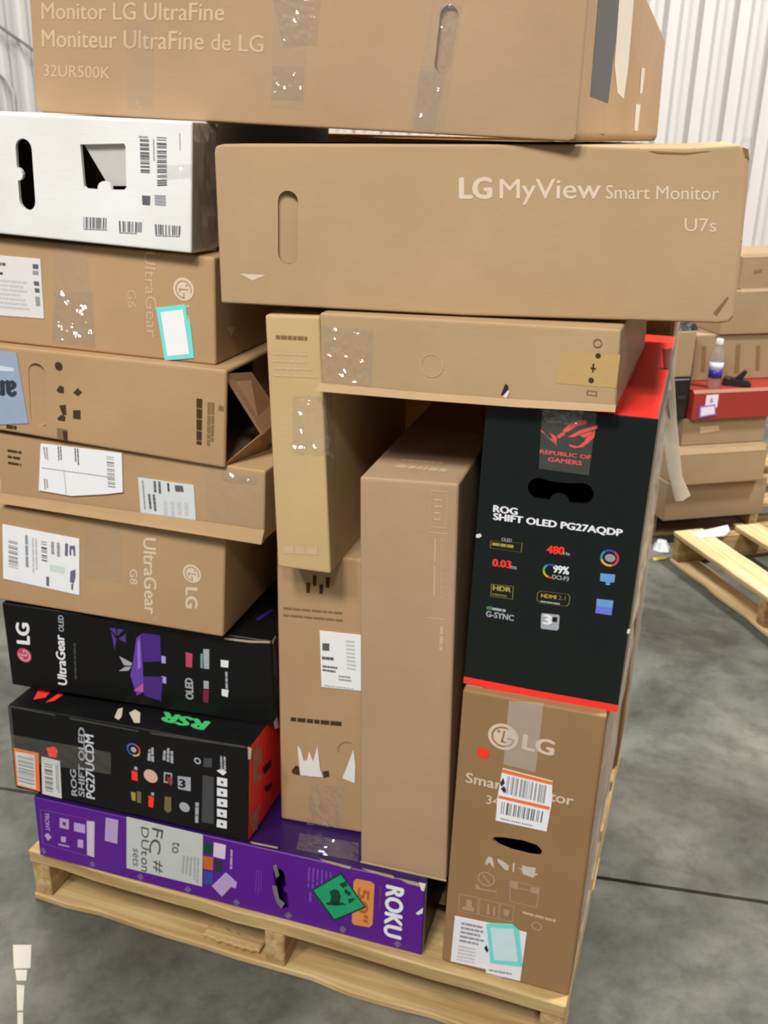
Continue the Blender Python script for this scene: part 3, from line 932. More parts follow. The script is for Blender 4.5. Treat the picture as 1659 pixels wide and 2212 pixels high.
I.polys('tan_emblem', [[(0.2135,0.0169),(0.2053,0.0419),(0.2107,0.0481),(0.2243,0.0231),(0.2252,0.0114)], [(0.2304,0.037),(0.2351,0.049),(0.2491,0.0424),(0.2649,0.0142),(0.2558,0.0115)]], TANBLOB, 'T', 0.0005)
I.text('RSR', (0.3779,0.0502), (0.2903,0.056), (0.3768,0.0252), GREEN_T, 'T', 0.0006, bold=0.06)

# --- black box with violet artwork
H = Carton('H', 'monitor_box', 'black box with violet screen artwork and pink round emblem, second black box up', 'box', TOWER)
H.body(BLACK, bevel=0.0035)
H.polys('worn_edge', [[(0.4165,0.1601),(0.4613,0.1618),(0.4951,0.1653),(0.4966,0.1621),(0.4611,0.1574),(0.4164,0.1566)]], WORN, 'F', 0.0006)
H.polys('worn_edge', [[(-0.0001,0.1649),(0.0179,0.1674),(0.0219,0.1618),(0.0036,0.1578)], [(-0.0035,0.0128),(0.0127,0.0134),(0.0197,-0.0133),(-0.0003,-0.0022)]], WORN_W, 'R', 0.0006)
H.text('LG', (0.047,0.0909), (0.0503,0.1308), (0.0222,0.0898), WHITE_INK, bold=0.05)
H.face_logo((0.0338,0.0664), 0.0145, PINKRED, flat('pale_pink_ink', (226, 196, 206), 0.5), R(90))
H.text('UltraGear', (0.1123,0.0179), (0.117,0.1181), (0.0949,0.0178), WHITE_INK, bold=0.035)
H.text('OLED', (0.1178,0.1255), (0.1205,0.1574), (0.1081,0.1258), WHITE_INK2, bold=0.03)
H.lines([(0.1348,0.033),(0.1412,0.1281),(0.135,0.1281),(0.1276,0.0337)], 1, GREY_PANEL, 4, words=6, thick=0.5)
H.polys('screen_artwork', [[(0.2662,0.1461),(0.3002,0.1468),(0.2985,0.0966),(0.2653,0.0894)], [(0.2526,0.0599),(0.2998,0.0659),(0.293,0.0166),(0.262,0.0225)]], flat('deep_violet_ink', (74, 42, 128), 0.4))
H.polys('screen_artwork', [[(0.2559,0.1347),(0.2652,0.1442),(0.2644,0.0893),(0.2616,0.0299),(0.2477,0.0201),(0.2386,0.0595),(0.246,0.0863)]], PURP_ART, eps=0.0009)
H.polys('screen_artwork', [[(0.2581,0.1297),(0.2618,0.1339),(0.2602,0.0795),(0.2536,0.073)]], PURP_ART2, eps=0.0011)
H.polys('fan_artwork', [[(0.2061,0.1468),(0.2183,0.1478),(0.2187,0.1326)], [(0.2208,0.1472),(0.2337,0.1474),(0.2204,0.1329)], [(0.2089,0.1401),(0.2182,0.1272),(0.2127,0.1047)], [(0.2217,0.1277),(0.2366,0.1407),(0.2351,0.1226)]], flat('dim_violet_ink', (84, 56, 130), 0.4))
H.polys('wing_emblem', [[(0.2205,0.0941),(0.2324,0.0896),(0.2441,0.0842),(0.241,0.0782),(0.2279,0.0779)], [(0.2171,0.0642),(0.2293,0.0745),(0.2417,0.0765),(0.2358,0.0682)]], flat('silver_ink', (172, 170, 176), 0.4), eps=0.0009)
H.polys('pink_emblem', [[(0.2423,0.0294),(0.2621,0.0477),(0.2608,0.0298)]], flat('pink_ink', (196, 92, 150), 0.4), eps=0.0012)
H.polys('lavender_block', [[(0.3001,0.1076),(0.3077,0.107),(0.3068,0.0934),(0.2991,0.093)], [(0.2973,0.0673),(0.3059,0.0669),(0.305,0.053),(0.2973,0.0545)]], flat('lavender_ink', (168, 160, 226), 0.4))
H.polys('pink_panel', [[(0.345,0.1218),(0.3575,0.1203),(0.3551,0.0931),(0.3442,0.0931)]], PINKRED)
H.polys('white_icon', [[(0.3773,0.1322),(0.3882,0.1339),(0.3863,0.0954),(0.3771,0.0948)]], WHITE_INK2)
H.polys('teal_icon', [[(0.3718,0.1225),(0.3769,0.1242),(0.3754,0.0946),(0.3704,0.0956)]], flat('grey_teal_ink', (110, 150, 152), 0.5))
H.text('OLED', (0.3542,0.03), (0.3548,0.0713), (0.3405,0.0295), WHITE_INK2, bold=0.05)
H.polys('white_icon', [[(0.375,0.0711),(0.3843,0.0717),(0.3836,0.0561),(0.3743,0.0555)]], WHITE_INK2)
H.polys('maroon_panel', [[(0.3733,0.0535),(0.3843,0.0535),(0.3814,0.0282),(0.372,0.0285)]], MAROON)
H.polys('white_icon', [[(0.4081,0.1168),(0.4221,0.1172),(0.4208,0.1037),(0.4075,0.1033)], [(0.4073,0.0601),(0.4199,0.0605),(0.4176,0.0455),(0.4068,0.0473)]], WHITE_INK)
H.lines([(0.4141,0.0622),(0.4149,0.1019),(0.4199,0.1018),(0.4191,0.0621)], 1, WHITE_INK2, 9, thick=0.8, words=3)
H.polys('violet_stripe', [[(0.4469,0.0637),(0.4589,0.1063),(0.4655,0.1046),(0.4537,0.0587)]], flat('dark_violet_ink', (48, 32, 110), 0.4), 'T', 0.0006)
H.film([(0.0036,0.1578),(0.04,0.1593),(0.0296,-0.0085),(0.002,-0.0018)], TAPE_CRINKLED, 3, 10, 0.002, 5, 'R', 0.0008)

# --- tan carton with white round emblem, whole name readable
G = Carton('G', 'cardboard_box', 'tan carton with white round emblem and turned lettering, resting on the black boxes', 'box', TOWER)
G.body(KRAFT_G, bevel=0.005)
G.text('UltraGear', (0.4061,0.1598), (0.398,0.0227), (0.4284,0.1605), INK_LT, bold=0.02)
G.text('TM', (0.4157,0.0205), (0.4152,0.0136), (0.42,0.0204), INK_LT)
G.text('G8', (0.3769,0.0998), (0.3746,0.0726), (0.3905,0.1002), INK_LT, bold=0.01)
G.text('LG', (0.4768,0.082), (0.4746,0.0457), (0.4974,0.0837), INK_LT, bold=0.04)
G.face_logo((0.489,0.1087), 0.0162, INK_LT, KRAFT_G, R(-90))
l1 = G.sheet('shipping_label', [(0.1414,0.1469),(0.2874,0.1406),(0.2763,0.0364),(0.1285,0.0444)], WHITE, eps=0.0012)
G.bars([(0.1494,0.1202),(0.1428,0.0668),(0.1609,0.0652),(0.1672,0.1185)], 12, INK_GY, 3, eps=0.0016, parent=l1)
G.bars([(0.214,0.1268),(0.2102,0.089),(0.2208,0.088),(0.2246,0.1266)], 8, INK_GY2, 4, eps=0.0016, parent=l1)
G.lines([(0.1828,0.1342),(0.1752,0.063),(0.1824,0.0624),(0.1899,0.1335)], 1, INK_GY, 5, eps=0.0016, parent=l1, thick=0.7)
G.lines([(0.1949,0.1308),(0.1877,0.0615),(0.2003,0.0608),(0.2073,0.1301)], 2, flat('faint_grey_ink', (200, 200, 202), 0.6), 6, eps=0.0016, parent=l1)
G.lines([(0.2302,0.1291),(0.2274,0.0984),(0.2493,0.0965),(0.2521,0.1281)], 2, INK_GY, 7, eps=0.0016, parent=l1)
G.polys('label_mark', [[(0.2602,0.1301),(0.2653,0.1291),(0.2619,0.106),(0.2567,0.1069)], [(0.2676,0.1261),(0.2782,0.1276),(0.2771,0.1091),(0.2735,0.1086),(0.274,0.1203),(0.2704,0.1198),(0.2692,0.1088),(0.2657,0.1091)], [(0.2641,0.0792),(0.2744,0.0842),(0.2728,0.0694),(0.2679,0.0566),(0.261,0.059)], [(0.2633,0.0559),(0.2678,0.0558),(0.2646,0.0432),(0.2622,0.0454)], [(0.2158,0.0623),(0.2212,0.0623),(0.219,0.0437),(0.2137,0.0446)]],
        flat('violet_grey_ink', (112, 104, 128), 0.6), eps=0.0016, parent=l1)
G.polys('label_mark', [[(0.225,0.0861),(0.2533,0.0852),(0.252,0.0731),(0.2235,0.0739)]], flat('mint_ink', (206, 222, 214), 0.6), eps=0.0016, parent=l1)
G.film([(0.2974,0.1699),(0.3669,0.1697),(0.3582,0.0709),(0.2889,0.0719)], TAPE, 8, 10, 0.0015, 4)

# --- long flat tan carton with two white labels
F_ = Carton('F', 'cardboard_box', 'thin tan carton with two white shipping labels and a folded lower lip', 'box', TOWER)
F_.body(KRAFT_G, bevel=0.004)
lip = []
a_ = [(0.002,0.0161),(0.1751,0.0173),(0.3413,0.0196),(0.4764,0.0202),(0.4743,-0.0008),(-0.0002,0.001)]
vs = [F_.pt('F', u, v, e) for (u, v), e in zip(a_, (0.002, 0.002, 0.002, 0.002, 0.010, 0.010))] + [F_.pt('F', a_[4][0], a_[4][1], 0.0), F_.pt('F', a_[5][0], a_[5][1], 0.0)]
mesh_obj('folded_lip', vs, [(5, 0, 1, 2, 3, 4), (4, 6, 7, 5), (0, 5, 7), (3, 6, 4)], KRAFT_G, F_.root)
l1 = F_.sheet('shipping_label', [(0.0913,0.1116),(0.2387,0.1139),(0.2346,0.0491),(0.2047,0.0419),(0.1394,0.0299),(0.0775,0.0311)], WHITE, eps=0.0030)
F_.bars([(0.2108,0.106),(0.2091,0.0534),(0.2225,0.0537),(0.224,0.1061)], 14, INK_GY, 4, eps=0.0034, parent=l1)
F_.lines([(0.1223,0.1121),(0.1203,0.081),(0.1289,0.0813),(0.1308,0.1124)], 2, INK_GY2, 3, eps=0.0034, parent=l1)
F_.lines([(0.1529,0.1127),(0.1514,0.0833),(0.1607,0.0829),(0.1622,0.1123)], 2, INK_GY2, 4, eps=0.0034, parent=l1)
F_.lines([(0.0942,0.1073),(0.0965,0.0842),(0.1034,0.0843),(0.1046,0.1077)], 2, INK_GY, 5, eps=0.0034, parent=l1)
F_.lines([(0.0892,0.0534),(0.0885,0.0342),(0.0973,0.0346),(0.0978,0.053)], 2, INK_GY, 6, eps=0.0034, parent=l1)
F_.polys('label_rule', [[(0.088,0.0722),(0.2226,0.0723),(0.2225,0.0711),(0.0879,0.071)], [(0.1297,0.0728),(0.1305,0.0729),(0.1303,0.0334),(0.1294,0.0333)]], INK_GY, eps=0.0034, parent=l1)
l2 = F_.sheet('product_label', [(0.2634,0.0768),(0.3598,0.0765),(0.3603,0.0154),(0.2632,0.0139)], flat('blue_white_paper', (212, 216, 216), 0.5), eps=0.0012)
F_.lines([(0.2884,0.0747),(0.2882,0.0501),(0.3045,0.0508),(0.3047,0.0753)], 2, INK_GY2, 7, eps=0.0016, parent=l2)
F_.polys('label_mark', [[(0.327,0.0729),(0.3413,0.0733),(0.3423,0.0636),(0.3279,0.0624)]], INK_GY2, eps=0.0016, parent=l2)
F_.lines([(0.3127,0.0748),(0.313,0.0566),(0.3194,0.0559),(0.319,0.0741)], 1, INK_BK, 8, eps=0.0016, parent=l2)
F_.lines([(0.2769,0.0517),(0.2779,0.0223),(0.2944,0.023),(0.2933,0.0524)], 2, INK_GY2, 9, eps=0.0016, parent=l2)
F_.lines([(0.2688,0.0737),(0.2693,0.0179),(0.2743,0.0178),(0.2737,0.0735)], 1, INK_GY, 10, eps=0.0016, parent=l2, words=8)
F_.lines([(0.3025,0.0444),(0.302,0.0148),(0.3508,0.0171),(0.3509,0.0464)], 4, flat('faint_grey_ink', (200, 200, 202), 0.6), 11, eps=0.0016, parent=l2)
F_.lines([(0.0246,0.0974),(0.0562,0.0965),(0.0537,0.0647),(0.0217,0.0655)], 3, INK_DK, 12, thick=0.4, words=2, name='handling_symbol')
F_.film([(0.3779,0.1072),(0.4787,0.1083),(0.4749,0.0215),(0.3782,0.0227)], TAPE, 10, 8, 0.002, 7)
F_.film([(0.4041,0.1046),(0.4666,0.1053),(0.4647,0.0918),(0.4081,0.0918)], TAPE_CRINKLED, 10, 4, 0.004, 8, 'F', 0.002)

# --- crushed tan carton with open end
E_ = Carton('E', 'cardboard_box', 'tan carton with brown icons, pale blue label and a crushed open right end', 'box', TOWER)
eh = capsule((0.2251,0.1158), (0.2193,0.0444), 0.0155, 8)
E_.body(KRAFT_G, bevel=0.005, open_right=True, holes=[eh])
fl = [(u * 0.985 + 0.0006, v) for u, v in eh]
fv = [E_.pt('F', u, v, -0.0012 - 0.010 * max(0, (u - (0.2124,0.0824)[0])) / 0.03) for u, v in fl]
mesh_obj('handle_flap', fv, [list(range(len(fv)))], KRAFT_G, E_.root)
(bl, br, tr, tl) = E_.q
up = [(tr[0] - 0.004, 0.004, tr[1] - 0.006), (tr[0] + 0.016, 0.05, tr[1] - 0.012), (tr[0] + 0.030, 0.125, 0.052), (tr[0] + 0.030, 0.055, 0.042)]
mesh_obj('end_flap', up + [(x_ - 0.004, y_ + 0.001, z_ - 0.003) for x_, y_, z_ in up], [(0, 1, 2, 3), (7, 6, 5, 4), (0, 3, 7, 4), (3, 2, 6, 7), (1, 0, 4, 5), (2, 1, 5, 6)], KRAFT_G, E_.root)
lo = [(br[0] - 0.002, 0.002, 0.004), (br[0] + 0.022, 0.10, 0.002), (tr[0] + 0.030, 0.125, 0.050), (tr[0] + 0.028, 0.054, 0.043)]
mesh_obj('end_flap', lo + [(x_ - 0.004, y_ + 0.001, z_ - 0.002) for x_, y_, z_ in lo], [(0, 1, 2, 3), (7, 6, 5, 4), (0, 3, 7, 4), (3, 2, 6, 7), (1, 0, 4, 5), (2, 1, 5, 6)], KRAFT_G, E_.root)
bkf = [(tr[0] - 0.02, 0.13, 0.004), (tr[0] - 0.005, 0.46, 0.004), (tr[0] - 0.005, 0.46, tr[1] - 0.006), (tr[0] - 0.02, 0.13, tr[1] - 0.006)]
mesh_obj('inner_end_panel', bkf, [(0, 1, 2, 3)], KRAFT_IN, E_.root)
bl_ = E_.sheet('blue_label', [(0.1434,0.1454),(0.1922,0.1445),(0.1991,0.0332),(0.1246,0.022)], BLUE_LB, eps=0.0012)
E_.polys('label_pale_stripe', [[(0.1416,0.1227),(0.1838,0.1207),(0.1847,0.1149),(0.14,0.1123)]], flat('pale_blue_white_ink', (206, 216, 226), 0.4), eps=0.0016, parent=bl_)  # pale stripe across the blue label
E_.text('an', (0.1842,0.0988), (0.1446,0.0972), (0.1818,0.0756), flat('blue_black_ink', (52, 58, 70), 0.5), eps=0.0017, bold=0.05, parent=bl_)
E_.disc((0.2657,0.1303), 0.0070, INK_DK, name='handling_symbol', n=8)
E_.polys('handling_symbol', [[(0.2571,0.0927),(0.2646,0.1007),(0.2709,0.0984),(0.2697,0.0881),(0.2599,0.0886)], [(0.2865,0.0912),(0.2956,0.0994),(0.303,0.0929),(0.2941,0.0862)], [(0.2591,0.068),(0.271,0.0707),(0.2708,0.0544),(0.2639,0.0522)], [(0.2533,0.0473),(0.2607,0.0533),(0.2688,0.0512),(0.2662,0.0435),(0.2546,0.0438)], [(0.2834,0.0631),(0.2967,0.0645),(0.2951,0.0496),(0.2819,0.0497)]], INK_DK)
E_.polys('handling_symbol', [[(0.2506,0.0313),(0.2698,0.0305),(0.2677,0.0122),(0.2493,0.0131)]], INK_MID)
E_.polys('handling_symbol', [[(0.2611,0.028),(0.2694,0.0274),(0.2677,0.0122),(0.261,0.0129)]], INK_DK, eps=0.0009)
E_.lines([(0.4964,0.1037),(0.492,0.0236),(0.5012,0.0232),(0.5069,0.1034)], 1, INK_DK, 5, thick=0.9, words=7, name='handling_symbol')
E_.lines([(0.5143,0.1),(0.5091,0.0285),(0.5213,0.0285),(0.5262,0.0998)], 2, INK_MID, 6, thick=0.8, words=5)
E_.lines([(0.5321,0.0976),(0.5301,0.0877),(0.5405,0.086),(0.5409,0.0958)], 1, INK_MID, 7, thick=0.8, words=2)
E_.lines([(0.1568,0.027),(0.1828,0.0268),(0.1817,0.0191),(0.1557,0.0193)], 1, INK_DK, 8, thick=0.8, words=3)

# --- tan carton below the white box
D_ = Carton('D', 'cardboard_box', 'tan carton with turquoise edged sticker, right under the white box', 'box', TOWER)
D_.body(KRAFT_G, bevel=0.005)
l1 = D_.sheet('shipping_label', [(0.1373,0.1374),(0.267,0.1359),(0.2623,0.0471),(0.1223,0.0452)], flat('warm_white_paper', (222, 218, 216), 0.5), eps=0.0012)
D_.polys('label_mark', [[(0.2531,0.1277),(0.2627,0.1276),(0.2619,0.1208),(0.2522,0.1209)], [(0.2514,0.1024),(0.2603,0.1023),(0.2604,0.0962),(0.2514,0.0963)], [(0.2517,0.0922),(0.2598,0.092),(0.2599,0.0858),(0.2517,0.086)]], INK_GY2, eps=0.0016, parent=l1)
D_.polys('label_mark', [[(0.2509,0.0797),(0.2591,0.0796),(0.2581,0.0657),(0.2508,0.0658)], [(0.2518,0.1181),(0.2615,0.118),(0.2607,0.1119),(0.251,0.112)]], INK_GY, eps=0.0016, parent=l1)
D_.lines([(0.1693,0.1275),(0.2155,0.1268),(0.2147,0.1213),(0.1684,0.122)], 1, INK_GY2, 4, eps=0.0016, parent=l1, thick=0.8, words=4)
D_.lines([(0.1671,0.113),(0.2019,0.1123),(0.2013,0.1082),(0.1664,0.1088)], 1, INK_BK, 5, eps=0.0016, parent=l1, thick=0.8, words=4)
D_.lines([(0.174,0.1037),(0.2433,0.1026),(0.2389,0.0566),(0.1669,0.057)], 7, flat('faint_grey_ink', (200, 200, 202), 0.6), 6, eps=0.0016, parent=l1)
D_.text('UltraGear', (0.4425,0.1562), (0.4375,0.0338), (0.4602,0.1553), INK_LT2, bold=0.01)
D_.text('G6', (0.4107,0.1007), (0.4092,0.0744), (0.4244,0.1003), INK_LT2)
D_.face_logo((0.5021,0.1068), 0.0166, INK_LT, KRAFT_G, R(-90))
D_.text('LG', (0.4926,0.0844), (0.4916,0.0563), (0.5104,0.0844), INK_LT2, bold=0.03)
st = D_.sheet('bordered_sticker', [(0.4561,0.0778),(0.5045,0.0853),(0.5056,0.0654),(0.5104,0.0591),(0.5135,0.0086),(0.4651,0.0009)], CYAN, eps=0.0014)
D_.polys('sticker_paper', [[(0.4632,0.0716),(0.4996,0.0783),(0.5063,0.0142),(0.4702,0.0076)]], WHITE, eps=0.0018, parent=st)
D_.film([(0.2899,0.1531),(0.3478,0.1523),(0.3475,0.0117),(0.2712,0.0125)], TAPE, 8, 14, 0.0015, 7)
D_.film([(0.2855,0.0903),(0.3512,0.0947),(0.3474,0.0103),(0.271,0.011)], TAPE_CRINKLED, 10, 12, 0.004, 9, 'F', 0.0016)
D_.polys('printed_triangle', [[(0.0372,0.0503),(0.0667,0.0451),(0.0509,0.0333)]], INK_LT2, 'R', 0.0006)

# --- white box
B_ = Carton('B', 'cardboard_box', 'white carton with barcodes, a square window and a hand hole', 'box', TOWER)
sq = [(0.2748,0.1374),(0.3444,0.1403),(0.3463,0.1368),(0.3431,0.0835),(0.3391,0.0803),(0.3207,0.0796)]
q0 = (0.3081,0.0791)
for i in range(9):
    t = math.pi * i / 8
    sq.append((q0[0] + 0.0115 * math.cos(t), q0[1] + 0.0115 * math.sin(t)))
sq += [(0.2947,0.0792),(0.2783,0.0798),(0.2749,0.0828)]
hh = []
c0, c1 = Vector((0.1815,0.1295)), Vector((0.1783,0.0596))
ax = (c1 - c0).normalized()
nr = Vector((-ax.y, ax.x))
for i in range(9):
    t = math.atan2(ax.y, ax.x) - math.pi / 2 + math.pi * i / 8
    hh.append((c1.x + 0.0135 * math.cos(t), c1.y + 0.0135 * math.sin(t)))
for i in range(9):
    t = math.atan2(ax.y, ax.x) + math.pi / 2 + math.pi * i / 8
    hh.append((c0.x + 0.0135 * math.cos(t), c0.y + 0.0135 * math.sin(t)))
m0 = (c0 + c1) / 2 - nr * 0.0135
nh = []
for i in range(7):
    t = math.atan2(ax.y, ax.x) + math.pi - math.pi * i / 6
    nh.append((m0.x + 0.009 * math.cos(t), m0.y + 0.009 * math.sin(t)))
hh += nh
B_.body(WHITE_BOX, bevel=0.004, holes=[sq, hh], sides={'+x': flat('grey_film_shade_side', (176, 174, 170), 0.6)})  # white right side greyed for its film, with its shade painted in too
f0 = B_.pt('F', *(0.2765,0.1392), -0.0055)
f1 = B_.pt('F', *(0.3488,0.141), -0.0055)
mesh_obj('inner_flap', [f0, f1, f1 + Vector((0.003, 0.014, -0.056)), f0 + Vector((0.026, 0.014, -0.056))], [(0, 1, 2, 3)], flat('grey_white_card', (214, 212, 206), 0.7), B_.root)
mesh_obj('inner_dark_sheet', [(0.02, 0.09, 0.02), (0.44, 0.09, 0.02), (0.44, 0.09, 0.16), (0.02, 0.09, 0.16)], [(0, 1, 2, 3)], flat('painted_inner_shade', (74, 62, 52), 0.8), B_.root)  # dark sheet behind the holes, interior shade put into its colour
B_.bars([(0.3693,0.1467),(0.3672,0.103),(0.3815,0.1029),(0.3834,0.1465)], 16, INK_GY2, 3, eps=0.0006)
B_.bars([(0.3956,0.1497),(0.3916,0.0853),(0.4067,0.0865),(0.4103,0.1494)], 20, INK_GY2, 4, eps=0.0006)
B_.lines([(0.3682,0.1514),(0.3838,0.1511),(0.3835,0.1477),(0.3679,0.1479)], 1, INK_GY, 5, eps=0.0006, words=3)
B_.lines([(0.3891,0.1472),(0.3876,0.1179),(0.3905,0.118),(0.3919,0.1473)], 1, INK_GY, 6, eps=0.0006, words=5)
B_.polys('label_mark', [[(0.367,0.0741),(0.38,0.074),(0.3784,0.0618),(0.3668,0.0619)]], INK_GY2, eps=0.0006)
B_.bars([(0.3866,0.0755),(0.3861,0.0597),(0.4034,0.0592),(0.4038,0.0755)], 6, INK_GY, 7, eps=0.0006)
for i, q_ in enumerate(([(0.2704,0.0415),(0.3104,0.0415),(0.3083,0.0269),(0.2688,0.0263)], [(0.3273,0.0385),(0.3671,0.0385),(0.3653,0.0248),(0.3267,0.0241)], [(0.3845,0.0369),(0.4255,0.0364),(0.424,0.024),(0.3842,0.0232)])):
    B_.bars(q_, 12, INK_GY2, 10 + i, eps=0.0006)
    B_.lines([q_[3], q_[2], (q_[2][0], q_[2][1] - 0.003), (q_[3][0], q_[3][1] - 0.003)], 1, INK_GY, 20 + i, eps=0.0006, words=6)
B_.lines([(0.4294,0.1556),(0.4285,0.1296),(0.4306,0.1297),(0.4315,0.1557)], 1, INK_GY, 9, eps=0.0006, words=5)
B_.film([(0.3972,0.1135),(0.4465,0.1185),(0.4455,0.0997),(0.3995,0.0958)], TAPE_CRINKLED, 10, 4, 0.003, 4)
B_.film([(0.0013,0.1691),(0.0724,0.1675),(0.073,-0.0025),(0.0039,0.0008)], WRAP, 6, 14, 0.003, 5, 'R', 0.0015, name='stretch_wrap')

# --- slim yellowish carton standing upright
K_ = Carton('K', 'cardboard_box', 'slim yellowish carton standing upright under the long carton with white corner triangle', 'box', TOWER)
K_.body(KRAFT_L, bevel=0.004)
K_.lines([(-0.0002,0.331),(0.0669,0.334),(0.0681,0.2939),(0.0003,0.2904)], 4, INK_LT2, 3, thick=0.3, words=6)
K_.lines([(0.0045,0.3533),(0.0643,0.3554),(0.0643,0.3478),(0.0043,0.3456)], 1, INK_MID, 4, thick=0.7, words=6)
K_.lines([(0.0112,0.0368),(0.0745,0.0431),(0.0745,0.0296),(0.011,0.0231)], 1, INK_LT2, 5, thick=0.9, words=5)
K_.film([(0.0279,0.2717),(0.0776,0.2711),(0.0832,0.1858),(0.0267,0.1828)], TAPE_CRINKLED, 10, 14, 0.0035, 5, ragged=0.02)
K_.film([(0.007,0.2743),(0.0351,0.2688),(0.0342,0.1208),(0.0106,0.1261)], TAPE_CRINKLED, 3, 14, 0.002, 6, 'R', 0.001)

# --- tall carton set back behind
L_ = Carton('L', 'cardboard_box', 'tall tan carton set back, with torn paper and a white label half hidden', 'box', TOWER)
L_.body(KRAFT_G, bevel=0.005)
L_.lines([(0.012,0.4252),(0.1405,0.4339),(0.1408,0.4077),(0.0115,0.4001)], 2, INK_MID, 3, thick=0.3, words=9)
L_.lines([(0.0215,0.2172),(0.1375,0.2284),(0.1377,0.2158),(0.0213,0.2062)], 1, INK_DK, 4, thick=0.7, words=7)
for q_ in ([(0.0509,0.4704),(0.0586,0.4707),(0.0569,0.4526),(0.0515,0.4526)], [(0.0625,0.485),(0.0687,0.4851),(0.0678,0.4665),(0.0624,0.4665)], [(0.0732,0.4705),(0.0801,0.4707),(0.0785,0.4543),(0.0731,0.4543)], [(0.0839,0.4849),(0.0908,0.4851),(0.0893,0.4665),(0.0839,0.4665)]):
    L_.polys('handling_symbol', [q_], INK_DK)
l1 = L_.sheet('product_label', [(0.0737,0.3884),(0.1471,0.3922),(0.1485,0.2905),(0.0766,0.285)], WHITE, eps=0.0012)
L_.polys('label_mark', [[(0.0783,0.3673),(0.0901,0.3684),(0.0901,0.3549),(0.0783,0.3537)]], INK_GY2, eps=0.0016, parent=l1)
L_.lines([(0.0775,0.3433),(0.1011,0.3449),(0.1011,0.338),(0.0775,0.3365)], 1, INK_GY2, 5, eps=0.0016, parent=l1, thick=0.8)
L_.lines([(0.0783,0.328),(0.1059,0.3294),(0.1044,0.3145),(0.0782,0.3142)], 2, INK_GY2, 6, eps=0.0016, parent=l1)
L_.lines([(0.1059,0.3139),(0.1326,0.3153),(0.1327,0.3032),(0.106,0.3018)], 2, INK_GY, 7, eps=0.0016, parent=l1)
L_.lines([(0.118,0.3807),(0.1365,0.3821),(0.1372,0.3247),(0.12,0.3251)], 8, flat('faint_grey_ink', (200, 200, 202), 0.6), 8, eps=0.0016, parent=l1)
L_.lines([(0.0806,0.2902),(0.1407,0.2934),(0.1407,0.2908),(0.0806,0.2875)], 1, INK_GY, 9, eps=0.0016, parent=l1)
L_.polys('torn_paper', [[(0.0332,0.1624),(0.039,0.1561),(0.0446,0.1328),(0.0471,0.1362),(0.0504,0.135),(0.0539,0.1545),(0.0588,0.1425),(0.0613,0.1355),(0.0664,0.1572),(0.0689,0.1688),(0.0705,0.1543),(0.0737,0.123),(0.0786,0.107),(0.0552,0.1038),(0.0375,0.1028)], [(0.1325,0.1747),(0.136,0.1458),(0.1356,0.1072),(0.1134,0.1127),(0.1214,0.138)]], FOAM, eps=0.0016)
L_.polys('torn_hole', [[(0.0216,0.1079),(0.0302,0.1212),(0.0352,0.1185),(0.0367,0.1016),(0.0232,0.1025)], [(0.0778,0.1182),(0.0886,0.1225),(0.0903,0.1115),(0.0803,0.1055)]], INK_DK, eps=0.0010)
L_.ring((0.1228,0.169), 0.0165, 0.0178, INK_MID, 70, 200, name='handle_cut_line')
L_.film([(0.0551,0.0903),(0.1176,0.0985),(0.114,0.0062),(0.0493,0.0007)], TAPE_CRINKLED, 9, 10, 0.0025, 8)

# --- tall plain carton standing on the television box
M_ = Carton('M', 'cardboard_box', 'tall narrow plain carton standing upright on the front edge of the purple box', 'box', TOWER)
M_.body(KRAFT_M, bevel=0.005)
M_.frame([(0.0927,0.671),(0.1176,0.6714),(0.1176,0.6161),(0.0943,0.6157)], 0.0012, INK_LT2)
M_.lines([(0.099,0.6622),(0.1115,0.6624),(0.1119,0.6237),(0.0999,0.6235)], 4, INK_LT2, 3, thick=0.3, words=2)
M_.frame([(0.0939,0.6086),(0.1199,0.6094),(0.1228,0.4727),(0.0972,0.4722)], 0.0012, INK_LT2)
M_.lines([(0.1009,0.5997),(0.1037,0.4816),(0.1072,0.4815),(0.1043,0.5995)], 1, INK_LT2, 4, thick=0.7, words=2)
M_.lines([(0.1108,0.6025),(0.1134,0.4825),(0.1189,0.4826),(0.1162,0.6025)], 2, flat('very_faint_ink', (192, 164, 132), 0.7), 7, thick=0.5, words=9)
M_.lines([(0.1149,0.4623),(0.1155,0.4162),(0.1218,0.4166),(0.1212,0.4626)], 1, INK_LT2, 5, thick=0.8, words=4)
M_.lines([(0.0229,0.0456),(0.1108,0.0398),(0.1118,0.0655),(0.0323,0.0696)], 1, INK_LT2, 6, 'T', thick=0.6, words=7)
M_.lines([(0.026,0.0772),(0.1055,0.0728),(0.1074,0.0953),(0.03,0.0963)], 1, INK_LT2, 7, 'T', thick=0.6, words=7)
M_.film([(0.0642,0.1155),(0.1278,0.1135),(0.1246,0.2409),(0.0734,0.2515)], TAPE_CRINKLED, 8, 6, 0.004, 9, 'T', 0.001)
M_.polys('bottom_fold', [[(-0.0001,0.0038),(0.1457,0.004),(0.1459,-0.0007),(0,-0.001)]], INK_LT2, eps=0.0006)

